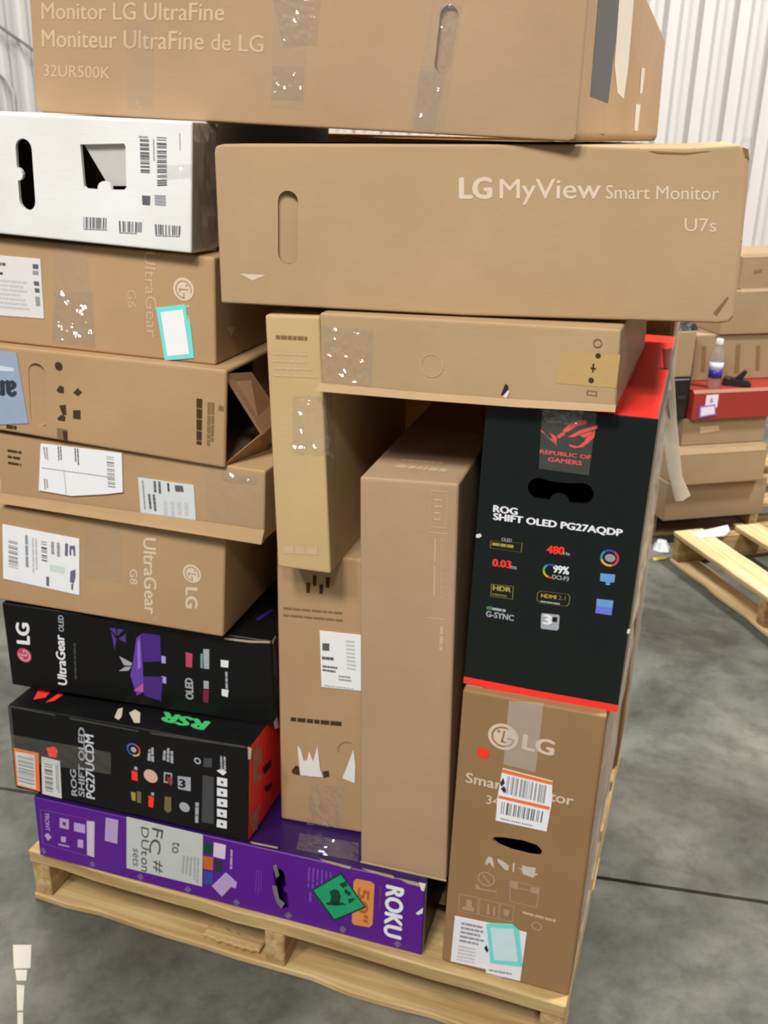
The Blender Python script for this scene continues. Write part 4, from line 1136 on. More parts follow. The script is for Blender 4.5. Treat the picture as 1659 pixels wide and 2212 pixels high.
# --- dark carton with orange striped sticker, standing at the right corner
O_ = Carton('O', 'cardboard_box', 'upright brown carton with orange striped barcode sticker at the right pallet corner', 'box', TOWER)
O_.body(KRAFT_O, bevel=0.004, holes=[[(u, v) for u, v in [(0.0692,0.2719),(0.0718,0.2762),(0.0839,0.2797),(0.1159,0.2828),(0.1374,0.2803),(0.1451,0.2729),(0.1464,0.2654),(0.1419,0.2596),(0.1286,0.2575),(0.0998,0.2578),(0.08,0.2618),(0.071,0.2671)]]])
O_.face_logo((0.0732,0.4594), 0.0225, INK_LT, KRAFT_O, R(-8))
O_.text('LG', (0.1031,0.4457), (0.1473,0.4445), (0.1039,0.4707), INK_LT, bold=0.04)
O_.text('Smart Monitor', (0.0216,0.3655), (0.1834,0.3657), (0.0221,0.3834), INK_LT, bold=0.02)
O_.text('34', (0.0551,0.3351), (0.0752,0.3354), (0.0556,0.3506), INK_LT, bold=0.01)
O_.disc((0.0454,0.4242), 0.0095, RED, name='red_dot_sticker')
O_.film([(0.0778,0.5222),(0.1275,0.5294),(0.125,0.4105),(0.0771,0.4123)], TAPE_MATTE, 4, 8, 0.0006, 3)
s1 = O_.sheet('barcode_sticker', [(0.0762,0.4047),(0.151,0.4008),(0.153,0.3616),(0.1498,0.3098),(0.0719,0.3086),(0.0724,0.356)], WHITE, eps=0.0016)
O_.polys('orange_stripe', [[(0.0762,0.4047),(0.151,0.4008),(0.1509,0.395),(0.0753,0.3978)], [(0.0738,0.3563),(0.1507,0.356),(0.1506,0.35),(0.0734,0.3511)]], ORANGE, eps=0.0020, parent=s1)
O_.bars([(0.0846,0.3944),(0.1443,0.3917),(0.1435,0.3599),(0.0833,0.3622)], 18, INK_GY, 3, eps=0.0020, parent=s1)
O_.bars([(0.0794,0.346),(0.1434,0.3447),(0.1423,0.324),(0.0788,0.3235)], 18, INK_GY2, 4, eps=0.0020, parent=s1)
O_.lines([(0.0793,0.3167),(0.1373,0.3166),(0.1369,0.3131),(0.0795,0.3125)], 1, INK_GY, 5, eps=0.0020, parent=s1)
O_.polys('sticker_scrawl', [[(0.0738,0.3782),(0.0786,0.3895),(0.0814,0.3802),(0.077,0.3724)], [(0.0758,0.3687),(0.081,0.3751),(0.0843,0.3676),(0.0819,0.3619)]], NAVY, eps=0.0020, parent=s1)
O_.polys('handling_symbol', [[(0.0616,0.2286),(0.0655,0.2378),(0.0715,0.236),(0.0755,0.2183),(0.071,0.2205),(0.0676,0.2268),(0.0636,0.2201),(0.0606,0.221)], [(0.0787,0.2373),(0.0861,0.2359),(0.0982,0.2288),(0.0974,0.2195),(0.0916,0.2195),(0.0806,0.2307)], [(0.1036,0.2357),(0.1064,0.2366),(0.1069,0.2188),(0.104,0.2188)],
                             [(0.1112,0.23),(0.1185,0.2295),(0.118,0.2365),(0.1267,0.2355),(0.1394,0.2376),(0.1388,0.2267),(0.1445,0.2267),(0.1378,0.221),(0.1367,0.2171),(0.1207,0.2194),(0.118,0.2266)]], flat('bright_pale_ink', (206, 188, 172), 0.7))
PALE_B = flat('dim_pale_ink', (176, 146, 118), 0.7)
O_.ring((0.0646,0.193), 0.0112, 0.0142, PALE_B, name='handling_symbol')
O_.polys('handling_symbol', [[(0.0568,0.1989),(0.0589,0.2013),(0.0717,0.186),(0.0696,0.1835)], [(0.0468,0.1782),(0.0529,0.1764),(0.0547,0.1714),(0.0799,0.1738),(0.081,0.1797),(0.0823,0.1708),(0.0489,0.1677)]], PALE_B)
O_.frame([(0.1008,0.2024),(0.1493,0.2029),(0.1469,0.1609),(0.1038,0.16)], 0.0016, PALE_B)
O_.polys('handling_symbol', [[(0.1024,0.201),(0.1146,0.203),(0.1151,0.1867),(0.104,0.1878)], [(0.1337,0.1998),(0.1481,0.2007),(0.147,0.1876),(0.1339,0.188)], [(0.1154,0.1923),(0.1343,0.1927),(0.1345,0.1901),(0.1156,0.1896)], [(0.0967,0.1883),(0.1022,0.1936),(0.1024,0.1901)]], PALE_B, eps=0.0008)
O_.frame([(0.0225,0.1501),(0.0543,0.1526),(0.0556,0.1171),(0.0228,0.114)], 0.0016, PALE_B)
O_.frame([(0.0558,0.1512),(0.0887,0.1524),(0.0887,0.1184),(0.0563,0.1173)], 0.0016, PALE_B)
O_.frame([(0.0895,0.1526),(0.1124,0.1535),(0.1118,0.1204),(0.0902,0.1189)], 0.0016, PALE_B)
O_.polys('handling_symbol', [[(0.0351,0.1427),(0.0442,0.1437),(0.0448,0.1326),(0.0497,0.1266),(0.0485,0.1205),(0.0295,0.12),(0.0292,0.1256),(0.0351,0.1295)], [(0.069,0.1451),(0.0727,0.1454),(0.0741,0.1231),(0.0696,0.1226)], [(0.0789,0.1436),(0.0826,0.1438),(0.0831,0.1242),(0.0794,0.123)], [(0.0953,0.1433),(0.1057,0.1429),(0.1037,0.1291),(0.0962,0.1304)]], PALE_B, eps=0.0009)
O_.lines([(0.1252,0.1483),(0.1813,0.1481),(0.1804,0.1413),(0.1249,0.1426)], 1, INK_LT2, 6, thick=0.8, words=4)
O_.ring((0.1497,0.1255), 0.0062, 0.0088, PALE_B, name='handling_symbol')
l1 = O_.sheet('shipping_label', [(0.018,0.1028),(0.0767,0.1068),(0.135,0.1073),(0.1321,0.0049),(0.0755,0.0025),(0.075,0.0103),(0.0157,0.0063)], flat('cool_white_paper', (234, 233, 240), 0.5), eps=0.0014)
O_.lines([(0.0299,0.0971),(0.0755,0.1007),(0.0723,0.0549),(0.0276,0.0514)], 5, INK_GY, 7, eps=0.0018, parent=l1)
O_.lines([(0.0278,0.0475),(0.0649,0.0504),(0.0639,0.0144),(0.025,0.0106)], 5, flat('faint_grey_ink', (200, 200, 202), 0.6), 8, eps=0.0018, parent=l1)
O_.polys('label_mark', [[(0.0693,0.0539),(0.0734,0.0612),(0.0771,0.0507),(0.0744,0.0458)]], INK_BK, eps=0.0018, parent=l1)
O_.lines([(0.0794,0.0139),(0.1249,0.0203),(0.124,0.012),(0.0799,0.007)], 1, INK_GY, 9, eps=0.0018, parent=l1)
l2 = O_.sheet('bordered_sticker', [(0.0699,0.1055),(0.1113,0.1164),(0.1231,0.1071),(0.1335,0.0371),(0.0817,0.0267)], CYAN, eps=0.0024)
O_.polys('sticker_paper', [[(0.0771,0.1002),(0.114,0.1097),(0.1261,0.0453),(0.0873,0.0356)]], flat('pale_turquoise_paper', (206, 228, 232), 0.5), eps=0.0028, parent=l2)
O_.film([(0.0771,0.001),(0.1024,0.0041),(0.1031,-0.0177),(0.0769,-0.0213)], TAPE_MATTE, 4, 5, 0.001, 12)
O_.film([(0.004, 0.52), (0.60, 0.52), (0.60, 0.01), (0.004, 0.01)], WRAP, 8, 26, 0.004, 4, 'R', 0.002, name='stretch_wrap')

# --- black box with red top, standing on the dark carton
N_ = Carton('N', 'monitor_box', 'upright black box with red emblem, red top and red bottom stripe at right', 'box', TOWER)
nhole = []
ca, cb = Vector((0.0864,0.3199)), Vector((0.1432,0.3203))
ax = (cb - ca).normalized()
nr = Vector((-ax.y, ax.x))
rr = 0.0150
aa = math.atan2(ax.y, ax.x)
for i in range(9):
    t = aa - math.pi / 2 + math.pi * i / 8
    nhole.append((cb.x + rr * math.cos(t), cb.y + rr * math.sin(t)))
mid = (ca + cb) / 2
nhole.append(tuple(mid + ax * 0.012 + nr * rr * 0.80))
nhole.append(tuple(mid - ax * 0.014 + nr * rr * 0.80))
for i in range(9):
    t = aa + math.pi / 2 + math.pi * i / 8
    nhole.append((ca.x + rr * math.cos(t), ca.y + rr * math.sin(t)))
for i in range(7):
    t = aa + math.pi - math.pi * i / 6
    nhole.append((mid.x - nr.x * rr + 0.013 * math.cos(t), mid.y - nr.y * rr + 0.011 * math.sin(t)))
N_.body(BLACK_N, bevel=0.003, holes=[nhole], sides={'+z': RED, '+x': flat('grey_brown_side', (128, 116, 100), 0.5)})
N_.polys('red_stripe', [[(0.0001,0.0137),(0.1017,0.0123),(0.2236,0.0131),(0.223,0.0007),(0.0959,-0.0006),(0,0.0027)]], RED)
N_.polys('worn_edge', [[(0.0049,0.0021),(0.0272,0.0021),(0.0427,-0.0018),(0.0276,-0.0042),(0.008,-0.0028)], [(0.0549,0.0008),(0.089,0.0018),(0.088,-0.0031),(0.062,-0.0024)]], WORN, 'F', 0.0012)
N_.polys('red_emblem', [[(0.0812,0.4001),(0.0848,0.3999),(0.0928,0.3908),(0.1001,0.3904),(0.105,0.3821),(0.0966,0.3887),(0.0914,0.3931)], [(0.094,0.3985),(0.104,0.3933),(0.1045,0.3808),(0.0996,0.389)],
         [(0.1039,0.3952),(0.11,0.4003),(0.115,0.3983),(0.106,0.3911)], [(0.1104,0.4028),(0.1195,0.4138),(0.1331,0.4196),(0.1402,0.4197),(0.1395,0.4147),(0.1281,0.411),(0.1182,0.4024),(0.1125,0.3993)],
         [(0.1177,0.3949),(0.131,0.4051),(0.1541,0.4151),(0.154,0.4102),(0.136,0.402),(0.1259,0.3958)], [(0.1203,0.3852),(0.1318,0.384),(0.1394,0.3912),(0.1432,0.4003),(0.1519,0.4075),(0.1516,0.3988),(0.1454,0.3906),(0.1378,0.3835),(0.1285,0.3811),(0.1212,0.3828)], [(0.1327,0.3991),(0.1462,0.4056),(0.151,0.4049),(0.1389,0.3961)]],
         flat('coral_red_ink', (232, 74, 70), 0.5))
N_.text('REPUBLIC OF', (0.0837,0.3688), (0.1499,0.3686), (0.0839,0.3739), flat('coral_red_ink', (232, 74, 70), 0.5), bold=0.03)
N_.text('GAMERS', (0.0954,0.3593), (0.1389,0.359), (0.0956,0.3651), flat('coral_red_ink', (232, 74, 70), 0.5), bold=0.03)
N_.text('ROG', (0.0276,0.2784), (0.0601,0.2783), (0.0276,0.2879), WHITE_INK, bold=0.05)
N_.text('SHIFT OLED PG27AQDP', (0.0283,0.267), (0.2002,0.2681), (0.0284,0.2765), WHITE_INK, bold=0.05)
N_.frame([(0.0264,0.2357),(0.0707,0.2383),(0.0705,0.2244),(0.0259,0.2237)], 0.0010, OLIVE)
N_.text('OLED', (0.0412,0.2372), (0.0554,0.2373), (0.0416,0.2421), WHITE_INK2, bold=0.02)
N_.lines([(0.0291,0.234),(0.0678,0.2344),(0.067,0.228),(0.0289,0.2277)], 1, YELLOW, 3, thick=0.7, words=4)
N_.text('480', (0.1044,0.229), (0.127,0.2298), (0.1048,0.2401), RED, bold=0.05)
N_.text('Hz', (0.127,0.2298), (0.1357,0.2298), (0.1265,0.2345), WHITE_INK2, bold=0.02)
N_.text('0.03', (0.0314,0.1978), (0.0568,0.1984), (0.0314,0.2084), RED, bold=0.05)
N_.text('ms', (0.0569,0.1977), (0.0653,0.1977), (0.0566,0.2019), WHITE_INK2, bold=0.02)
for a0, a1, cc in ((60, 130, (70, 70, 150)), (130, 190, (80, 160, 140)), (190, 250, (190, 180, 60)), (250, 290, (190, 80, 50))):
    N_.ring((0.1123,0.2032), 0.0082, 0.0112, flat('hue_ink_%d' % a0, cc, 0.5), a0, a1, name='colour_ring', n=8)
N_.text('99%', (0.1156,0.2017), (0.1364,0.2016), (0.1153,0.2128), WHITE_INK, bold=0.05)
N_.text('DCI-P3', (0.1152,0.1918), (0.1373,0.192), (0.1152,0.1981), WHITE_INK2, bold=0.03)
N_.frame([(0.0312,0.1699),(0.0633,0.1718),(0.0635,0.1509),(0.0311,0.1504)], 0.0012, OLIVE)
N_.text('HDR', (0.0344,0.1611), (0.0594,0.1618), (0.0346,0.1683), YELLOW, bold=0.05)
N_.lines([(0.034,0.1567),(0.0604,0.1569),(0.0601,0.1525),(0.0336,0.1523)], 1, OLIVE, 4, thick=0.7)
N_.frame([(0.0961,0.1666),(0.0996,0.1708),(0.139,0.1726),(0.1419,0.1689),(0.1417,0.1575),(0.1382,0.1533),(0.1011,0.1525),(0.0963,0.1559)], 0.0010, OLIVE)
N_.text('HDMI', (0.1023,0.1613), (0.1228,0.162), (0.1025,0.167), YELLOW, bold=0.05)
N_.text('2.1', (0.126,0.1618), (0.1355,0.1621), (0.1261,0.1683), OLIVE, bold=0.02)
N_.lines([(0.102,0.1569),(0.134,0.1575),(0.1337,0.1539),(0.1017,0.1533)], 1, WHITE_INK2, 5, thick=0.6)
N_.polys('green_icon', [[(0.0268,0.1335),(0.034,0.1355),(0.0344,0.1297),(0.0271,0.1292)]], flat('leaf_green_ink', (70, 130, 76), 0.5))
N_.lines([(0.0348,0.1342),(0.056,0.1343),(0.0557,0.1292),(0.0351,0.1291)], 1, WHITE_INK2, 6, thick=0.8, words=2)
N_.text('G-SYNC', (0.0271,0.1181), (0.0665,0.1179), (0.0272,0.127), WHITE_INK2, bold=0.04)
w3 = N_.polys('white_icon', [[(0.1056,0.1374),(0.1287,0.1387),(0.1302,0.136),(0.1305,0.1172),(0.1282,0.1139),(0.1069,0.1128),(0.1054,0.1155),(0.1045,0.1343)]], WHITE_INK2)
N_.text('3', (0.1088,0.1213), (0.1192,0.1217), (0.1083,0.1357), WHITE_INK, bold=0.06, eps=0.001, parent=w3)
N_.polys('icon_square', [[(0.1207,0.1343),(0.1271,0.1348),(0.1271,0.1275),(0.1207,0.1271)]], BLACK_N, eps=0.0010, parent=w3)
for a0, a1, cc in ((60, 130, (60, 70, 150)), (130, 200, (60, 140, 150)), (200, 290, (220, 170, 70)), (290, 420, (190, 70, 90))):
    N_.ring((0.1881,0.2347), 0.0092, 0.0125, flat('gamut_ink_%d' % a0, cc, 0.5), a0, a1, name='colour_ring', n=8)
N_.disc((0.1887,0.2348), 0.0058, INK_GY, name='ring_centre', sx=1.2)
N_.polys('screen_icon', [[(0.1784,0.2106),(0.1979,0.2118),(0.1979,0.2001),(0.1919,0.1991),(0.1929,0.1951),(0.1868,0.1948),(0.187,0.1989),(0.179,0.199)]], SKY)
N_.polys('blue_icon', [[(0.1773,0.1722),(0.1995,0.1733),(0.1995,0.162),(0.1778,0.1617)]], SKY)
N_.polys('violet_icon', [[(0.1778,0.1617),(0.1995,0.162),(0.1994,0.1507),(0.1776,0.1504)]], VIOLET)
N_.polys('worn_chip', [[(0.0058,0.2416),(0.0116,0.2439),(0.0138,0.24),(0.0094,0.2366),(0.0054,0.2374)], [(0.2229,0.1344),(0.2265,0.1351),(0.2261,0.1279),(0.2224,0.1272)]], WORN_W, eps=0.0008)
N_.film([(0.0823,0.4307),(0.1519,0.4308),(0.1496,0.3469),(0.0842,0.3476)], TAPE, 10, 12, 0.0015, 4)
N_.film([(0.0786,0.4316),(0.1355,0.4315),(0.1304,0.4113),(0.0887,0.4116)], TAPE_CRINKLED, 12, 6, 0.0045, 5, 'F', 0.0016)
N_.film([(0.004, 0.42), (0.54, 0.42), (0.54, 0.01), (0.004, 0.01)], WRAP, 8, 26, 0.004, 4, 'R', 0.002, name='stretch_wrap')

# --- flat tan carton lying across
P_x = Carton('P', 'cardboard_box', 'tan carton lying flat on top of the upright black box', 'box', TOWER)
P_x.body(KRAFT_C, bevel=0.004)
a_ = [(-0.0034,0.0074),(0.1358,0.0089),(0.2723,0.0134),(0.395,0.0194),(0.3953,0.0117),(0.2699,0.0046),(0.1361,0.0001),(-0.0062,-0.0032)]
vs = [P_x.pt('F', u, v, 0.001) for u, v in a_[:4]] + [P_x.pt('F', u, v, 0.008) for u, v in a_[4:]] + [P_x.pt('F', u, v, 0.0) for u, v in a_[4:]]
mesh_obj('folded_lip', vs, [(0, 7, 6, 1), (1, 6, 5, 2), (2, 5, 4, 3), (7, 11, 10, 6), (6, 10, 9, 5), (5, 9, 8, 4)], KRAFT_C, P_x.root)
P_x.polys('tinted_tape', [[(0.32,0.08),(0.3933,0.0821),(0.3928,0.0404),(0.3195,0.0388)]], flat('yellowed_tape', (190, 156, 104), 0.5))
P_x.ring((0.3647,0.0938), 0.0042, 0.0056, INK_MID, eps=0.0010, name='handling_symbol')
P_x.disc((0.3668,0.0785), 0.0034, INK_DK, eps=0.0010, name='handling_symbol', n=8)
P_x.polys('handling_symbol', [[(0.3611,0.0681),(0.3633,0.0684),(0.3633,0.0573),(0.3616,0.0571)], [(0.3593,0.0633),(0.3661,0.0628),(0.3657,0.061),(0.3594,0.0616)]], INK_DK, eps=0.0010)
P_x.disc((0.3614,0.0472), 0.0036, INK_DK, eps=0.0010, name='handling_symbol', n=8)
P_x.frame([(0.3575,0.0344),(0.3702,0.0339),(0.3702,0.028),(0.3575,0.0284)], 0.0012, INK_MID, eps=0.0010, name='handling_symbol')
P_x.ring((0.1553,0.0457), 0.0145, 0.0154, INK_LT2, 0, 360, name='pressed_circle')
P_x.polys('torn_hole', [[(0.2491,0.017),(0.2541,0.0322),(0.2585,0.029),(0.2577,0.024),(0.2528,0.0162)]], INK_BK, eps=0.0012)
P_x.polys('torn_paper', [[(0.2516,0.0149),(0.2583,0.0241),(0.2602,0.0219),(0.2566,0.0129)]], WORN_W, eps=0.0014)
P_x.film([(0.0016,0.0876),(0.0731,0.0861),(0.0732,0.0088),(-0.0007,0.0038)], TAPE_CRINKLED, 14, 14, 0.0045, 6, ragged=0.015)
P_x.film([(0.004, 0.10), (0.30, 0.10), (0.30, 0.01), (0.004, 0.01)], TAPE, 6, 8, 0.001, 7, 'R', 0.001)

# --- second row: unseen carton added to block the gap and keep it dark
Q_ = tag(empty('cardboard_box', (0.22, 0.615, 0.2765)), 'unseen big carton added to darken the gap behind the upright cartons', 'box', TOWER)
bm = bmesh.new()
bmesh.ops.create_cube(bm, size=1.0)
for v in bm.verts:
    v.co = Vector(((v.co.x + 0.5) * 0.57, (v.co.y + 0.5) * 0.25, (v.co.z + 0.5) * 1.117))
bmesh.ops.bevel(bm, geom=bm.edges[:], offset=0.005, segments=3, affect='EDGES')
bm_obj('carton_body', bm, KRAFT_G, Q_)
bm = bmesh.new()
bmesh.ops.create_cube(bm, size=1.0)
for v in bm.verts:
    v.co = Vector((0.285 + v.co.x * 0.05, -0.0006 + v.co.y * 0.001, 0.5585 + v.co.z * 1.09))
bm_obj('packing_tape', bm, flat('brown_tape', (150, 118, 80), 0.4), Q_)

S_ = tag(empty('cardboard_box', (0.797, 0.652, 0.1195)), 'wrapped brown carton behind the upright black box, seen as a sliver at right', 'box', TOWER)
bm = bmesh.new()
bmesh.ops.create_cube(bm, size=1.0)
for v in bm.verts:
    v.co = Vector(((v.co.x + 0.5) * 0.225, (v.co.y + 0.5) * 0.22, (v.co.z + 0.5) * 1.268))
bmesh.ops.bevel(bm, geom=bm.edges[:], offset=0.005, segments=3, affect='EDGES')
bm_obj('carton_body', bm, KRAFT_O, S_)
rnd = random.Random(12)
vs, fs = [], []
for j in range(31):
    for i in range(5):
        vs.append((0.2262 + rnd.uniform(0, 0.004), 0.004 + 0.212 * i / 4, 0.01 + 1.25 * j / 30))
for j in range(30):
    for i in range(4):
        k_ = j * 5 + i
        fs.append((k_, k_ + 1, k_ + 6, k_ + 5))
mesh_obj('stretch_wrap', vs, fs, WRAP, S_)

# --- long carton with large white lettering
C_ = Carton('C', 'cardboard_box', 'long tan carton with large white lettering and a dented upper right corner', 'box', TOWER)
co = [(0,0),(0.3418,0.0068),(0.5738,0.0164),(0.654,0.0194),(0.6666,0.0214),(0.6729,0.0291),(0.6692,0.1172),(0.6636,0.2085),(0.6591,0.2183),(0.6496,0.222),(0.6018,0.2178),(0.5398,0.2162),(0.4649,0.2174),(0.2131,0.2117),(0.0111,0.2068),(0.0004,0.2037),(-0.0013,0.1957)]
cslot = capsule((0.1017,0.1382), (0.1006,0.0722), 0.0142, 8)
C_.body(KRAFT_C, outline=co, bevel=0.005, holes=[cslot])
fv = [C_.pt('F', u, v, -0.004 - 0.30 * max(0, (u - (0.0868,0.106)[0])) ) for u, v in cslot]
mesh_obj('handle_flap', fv, [list(range(len(fv)))], KRAFT_C, C_.root)
C_.text('LG', (0.3308,0.1516), (0.3697,0.1531), (0.3295,0.1756), INK_LT, bold=0.045)
C_.text('MyView', (0.3806,0.1535), (0.5017,0.1577), (0.3792,0.1756), INK_LT, bold=0.01)
C_.text('Smart Monitor', (0.5082,0.1579), (0.6366,0.1613), (0.5067,0.1731), INK_LT, bold=0.0)
C_.text('U7s', (0.6031,0.125), (0.6386,0.1257), (0.6012,0.1397), INK_LT, bold=-0.005)
C_.polys('printed_triangle', [[(0.03,0.042),(0.0687,0.0425),(0.0488,0.0339)]], INK_LT)
C_.polys('crease', [[(0.5507,0.2125),(0.5923,0.2116),(0.6226,0.2144),(0.5926,0.2096),(0.5615,0.2097)], [(0.648,0.0317),(0.6621,0.0525),(0.6634,0.0504),(0.6527,0.0287)]], INK_MID, eps=0.0005)
C_.polys('torn_corner', [[(0.654,0.2191),(0.6603,0.2173),(0.6635,0.2061),(0.658,0.2094)]], INK_MID, eps=0.0012)
wc = [C_.pt('F', u, v, e) for (u, v), e in zip([(0.6496,0.222),(0.6524,0.2299),(0.6569,0.2329),(0.6623,0.2301),(0.664,0.2252),(0.6613,0.2173)], (0.002, 0.004, 0.0, 0.006, -0.002, 0.004))]
mesh_obj('stretch_wrap', wc + [wc[0] + Vector((0.01, 0.03, 0.004)), wc[3] + Vector((0.0, 0.03, 0.0))], [(0, 1, 2, 3), (0, 3, 4, 5), (0, 6, 7, 3)], TAPE_CRINKLED, C_.root)

# --- top box
A_ = Carton('A', 'cardboard_box', 'topmost tan carton with pale lettering in two languages, dark tape down its side', 'box', TOWER)
(bl, br, tr, tl) = A_.q
ao = [(0.0083,0.0192),(0.7931,-0.0012),(0.8006,0.0005),(0.8033,0.007),(0.803,0.2511),(0.0175,0.3308),(-0.0003,0.0322),(0.001,0.0235)]
ab = [(p[0], p[1]) for p in ao]
ab = [(ao[0][0], ao[0][1]), (ao[1][0], ao[1][1] - 0.001), (ao[2][0], ao[2][1] - 0.001), (ao[3][0], ao[3][1]), (ao[4][0] - 0.004, 0.147), (ao[5][0], 0.20), ao[6], ao[7]]
aslot = capsule((0.639,0.1332), (0.6345,0.0818), 0.0115, 8)
A_.body(KRAFT_A, outline=ao, back=ab, bevel=0.006, holes=[aslot])
fv = [A_.pt('F', u, v, -0.006) for u, v in aslot]
mesh_obj('handle_flap', fv, [list(range(len(fv)))], KRAFT_A, A_.root)
A_.text('Monitor LG UltraFine', (0.0278,0.1412), (0.3283,0.1335), (0.0298,0.162), INK_LT2, bold=0.015)
A_.text('TM', (0.3297,0.1495), (0.3381,0.149), (0.3299,0.1527), INK_LT2)
A_.text('Moniteur UltraFine', (0.0237,0.1059), (0.2951,0.0996), (0.0259,0.1278), INK_LT2, bold=0.015)
A_.text('TM', (0.2961,0.1172), (0.3033,0.1168), (0.2963,0.1204), INK_LT2)
A_.text('de LG', (0.3074,0.0995), (0.3861,0.0961), (0.3084,0.1192), INK_LT2, bold=0.015)
A_.text('32UR500K', (0.021,0.068), (0.1386,0.0646), (0.0231,0.0832), INK_LT2, bold=0.0)
A_.film([(0.3981,0.1661),(0.4701,0.164),(0.4647,0.1034),(0.4155,0.1029)], TAPE_CRINKLED, 12, 14, 0.004, 4)
A_.film([(0.4021,0.1659),(0.4534,0.1645),(0.4442,0.0292),(0.3948,0.0319)], TAPE, 6, 14, 0.0008, 5)
A_.film([(0.3987,0.0815),(0.4447,0.0813),(0.4429,0.0402),(0.3964,0.0409)], TAPE_CRINKLED, 12, 10, 0.002, 15)
A_.film([(0.6182,0.155),(0.6575,0.154),(0.6369,0.0034),(0.5901,0.0056)], TAPE, 7, 20, 0.001, 6)
A_.film([(0.628,0.1451),(0.6546,0.1445),(0.6371,0.0757),(0.6216,0.0768)], TAPE_CRINKLED, 6, 14, 0.004, 7, 'F', 0.0018)
A_.film([(0.6036,0.0758),(0.6383,0.0757),(0.6258,0.0074),(0.5974,0.01)], TAPE_CRINKLED, 10, 10, 0.002, 8)
A_.film([(0.1741,0.139),(0.2165,0.1371),(0.2075,0.025),(0.1637,0.028)], TAPE, 6, 12, 0.001, 9)
A_.polys('dark_tape', [[(0.0461,0.1786),(0.1686,0.1943),(0.1479,0.0064),(0.0483,0.0113)]], DK_TAPE, 'R', 0.0008)
A_.polys('pale_tape', [[(0.1527,0.1772),(0.2421,0.177),(0.2455,0.1612),(0.2536,0.0951),(0.2469,0.0523),(0.2006,0.0587),(0.1664,0.09)]], flat('cream_tape', (214, 204, 186), 0.5), 'R', 0.0010)
A_.polys('pale_scuff', [[(0.347,0.0969),(0.3759,0.0973),(0.3752,0.0651),(0.3554,0.0619)], [(0.3352,0.049),(0.3712,0.0487),(0.3729,0.012),(0.3435,0.0131)]], flat('cream_tape', (214, 204, 186), 0.5), 'R', 0.0012)

# --- stretch wrap tail hanging off the corner
le = [(1.0219,0.33,1.1059), (1.0327,0.33,1.0513), (1.0405,0.32,1), (1.041,0.3,0.9798), (1.0549,0.29,0.929), (1.0729,0.28,0.8837)]
re_ = [(1.036,0.34,1.1066), (1.0469,0.35,1.0482), (1.0566,0.35,0.9939), (1.0655,0.34,0.9564), (1.0774,0.32,0.911), (1.0937,0.3,0.8895)]
vs = [p for a, b in zip(le, re_) for p in (a, ((a[0] + b[0]) / 2, (a[1] + b[1]) / 2 - 0.012, (a[2] + b[2]) / 2), b)]
fs = []
for i in range(len(le) - 1):
    for k in (0, 1):
        s = i * 3 + k
        fs.append((s, s + 1, s + 4, s + 3))
tag(mesh_obj('stretch_wrap_tail', vs, fs, WRAP_OPAQUE, None, True), 'loose grey beige tail of stretch wrap hanging beside the upright black box', 'plastic wrap')

# ------------------------------------------------------------------ stack by the wall
FAR = 'cartons stacked by the wall'
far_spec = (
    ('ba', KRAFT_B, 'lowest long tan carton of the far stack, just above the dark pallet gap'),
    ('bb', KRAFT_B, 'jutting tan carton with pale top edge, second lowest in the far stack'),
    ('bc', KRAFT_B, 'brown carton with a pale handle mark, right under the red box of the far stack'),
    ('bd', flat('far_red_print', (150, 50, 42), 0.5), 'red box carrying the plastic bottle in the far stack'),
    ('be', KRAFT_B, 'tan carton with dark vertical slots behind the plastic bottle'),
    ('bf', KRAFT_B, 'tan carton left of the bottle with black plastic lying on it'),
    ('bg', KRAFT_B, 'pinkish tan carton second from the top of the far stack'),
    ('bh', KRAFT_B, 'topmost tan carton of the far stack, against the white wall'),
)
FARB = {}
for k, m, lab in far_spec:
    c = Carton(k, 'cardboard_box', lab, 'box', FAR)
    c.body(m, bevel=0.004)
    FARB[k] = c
FARB['bb'].polys('pale_top_edge', [[(-0.013,0.1346),(0.3379,0.132),(0.3412,0.1145),(-0.0082,0.114)]], INK_LT2, eps=0.0008)
FARB['bc'].polys('handle_mark', [[(0.0648,0.0669),(0.1374,0.0683),(0.1461,0.0492),(0.0686,0.043)]], INK_LT2, eps=0.0008)
FARB['bd'].polys('pale_top_edge', [[(-0.0083,0.1078),(0.4715,0.1067),(0.474,0.0948),(-0.0009,0.0945)]], flat('pinkish_pale', (206, 150, 130), 0.7), eps=0.0008)  # paler pinkish strip along the top edge
lw = FARB['bd'].sheet('white_label', [(0.0463,0.0876),(0.0926,0.089),(0.093,0.0427),(0.0465,0.0415)], flat('lilac_white_paper', (222, 214, 226), 0.5), eps=0.002)
FARB['bd'].polys('label_mark', [[(0.0623,0.0771),(0.069,0.0801),(0.0753,0.0634),(0.0632,0.0606)]], INK_GY, eps=0.0026, parent=lw)
lw = FARB['bd'].sheet('purple_edged_label', [(0.0239,0.0492),(0.0839,0.0547),(0.0938,0.0161),(0.0268,0.0076)], flat('purple_edge_ink', (130, 90, 176), 0.5), eps=0.003)
FARB['bd'].polys('label_paper', [[(0.0298,0.0456),(0.0811,0.0499),(0.0875,0.0214),(0.033,0.014)]], flat('lilac_white_paper', (222, 214, 226), 0.5), eps=0.0036, parent=lw)
for q_ in ([(0.026,0.1245),(0.0422,0.1257),(0.0495,0.0342),(0.0349,0.033)], [(0.1595,0.1272),(0.1778,0.1283),(0.189,0.0223),(0.1701,0.023)], [(0.2424,0.1214),(0.2575,0.121),(0.2707,0.0296),(0.2554,0.0301)]):
    FARB['be'].polys('dark_slot', [q_], INK_MID, eps=0.0008)
FARB['bh'].polys('printed_mark', [[(0.0485,0.0649),(0.0821,0.0708),(0.0808,0.0582),(0.0508,0.0523)]], INK_MID, eps=0.0008)
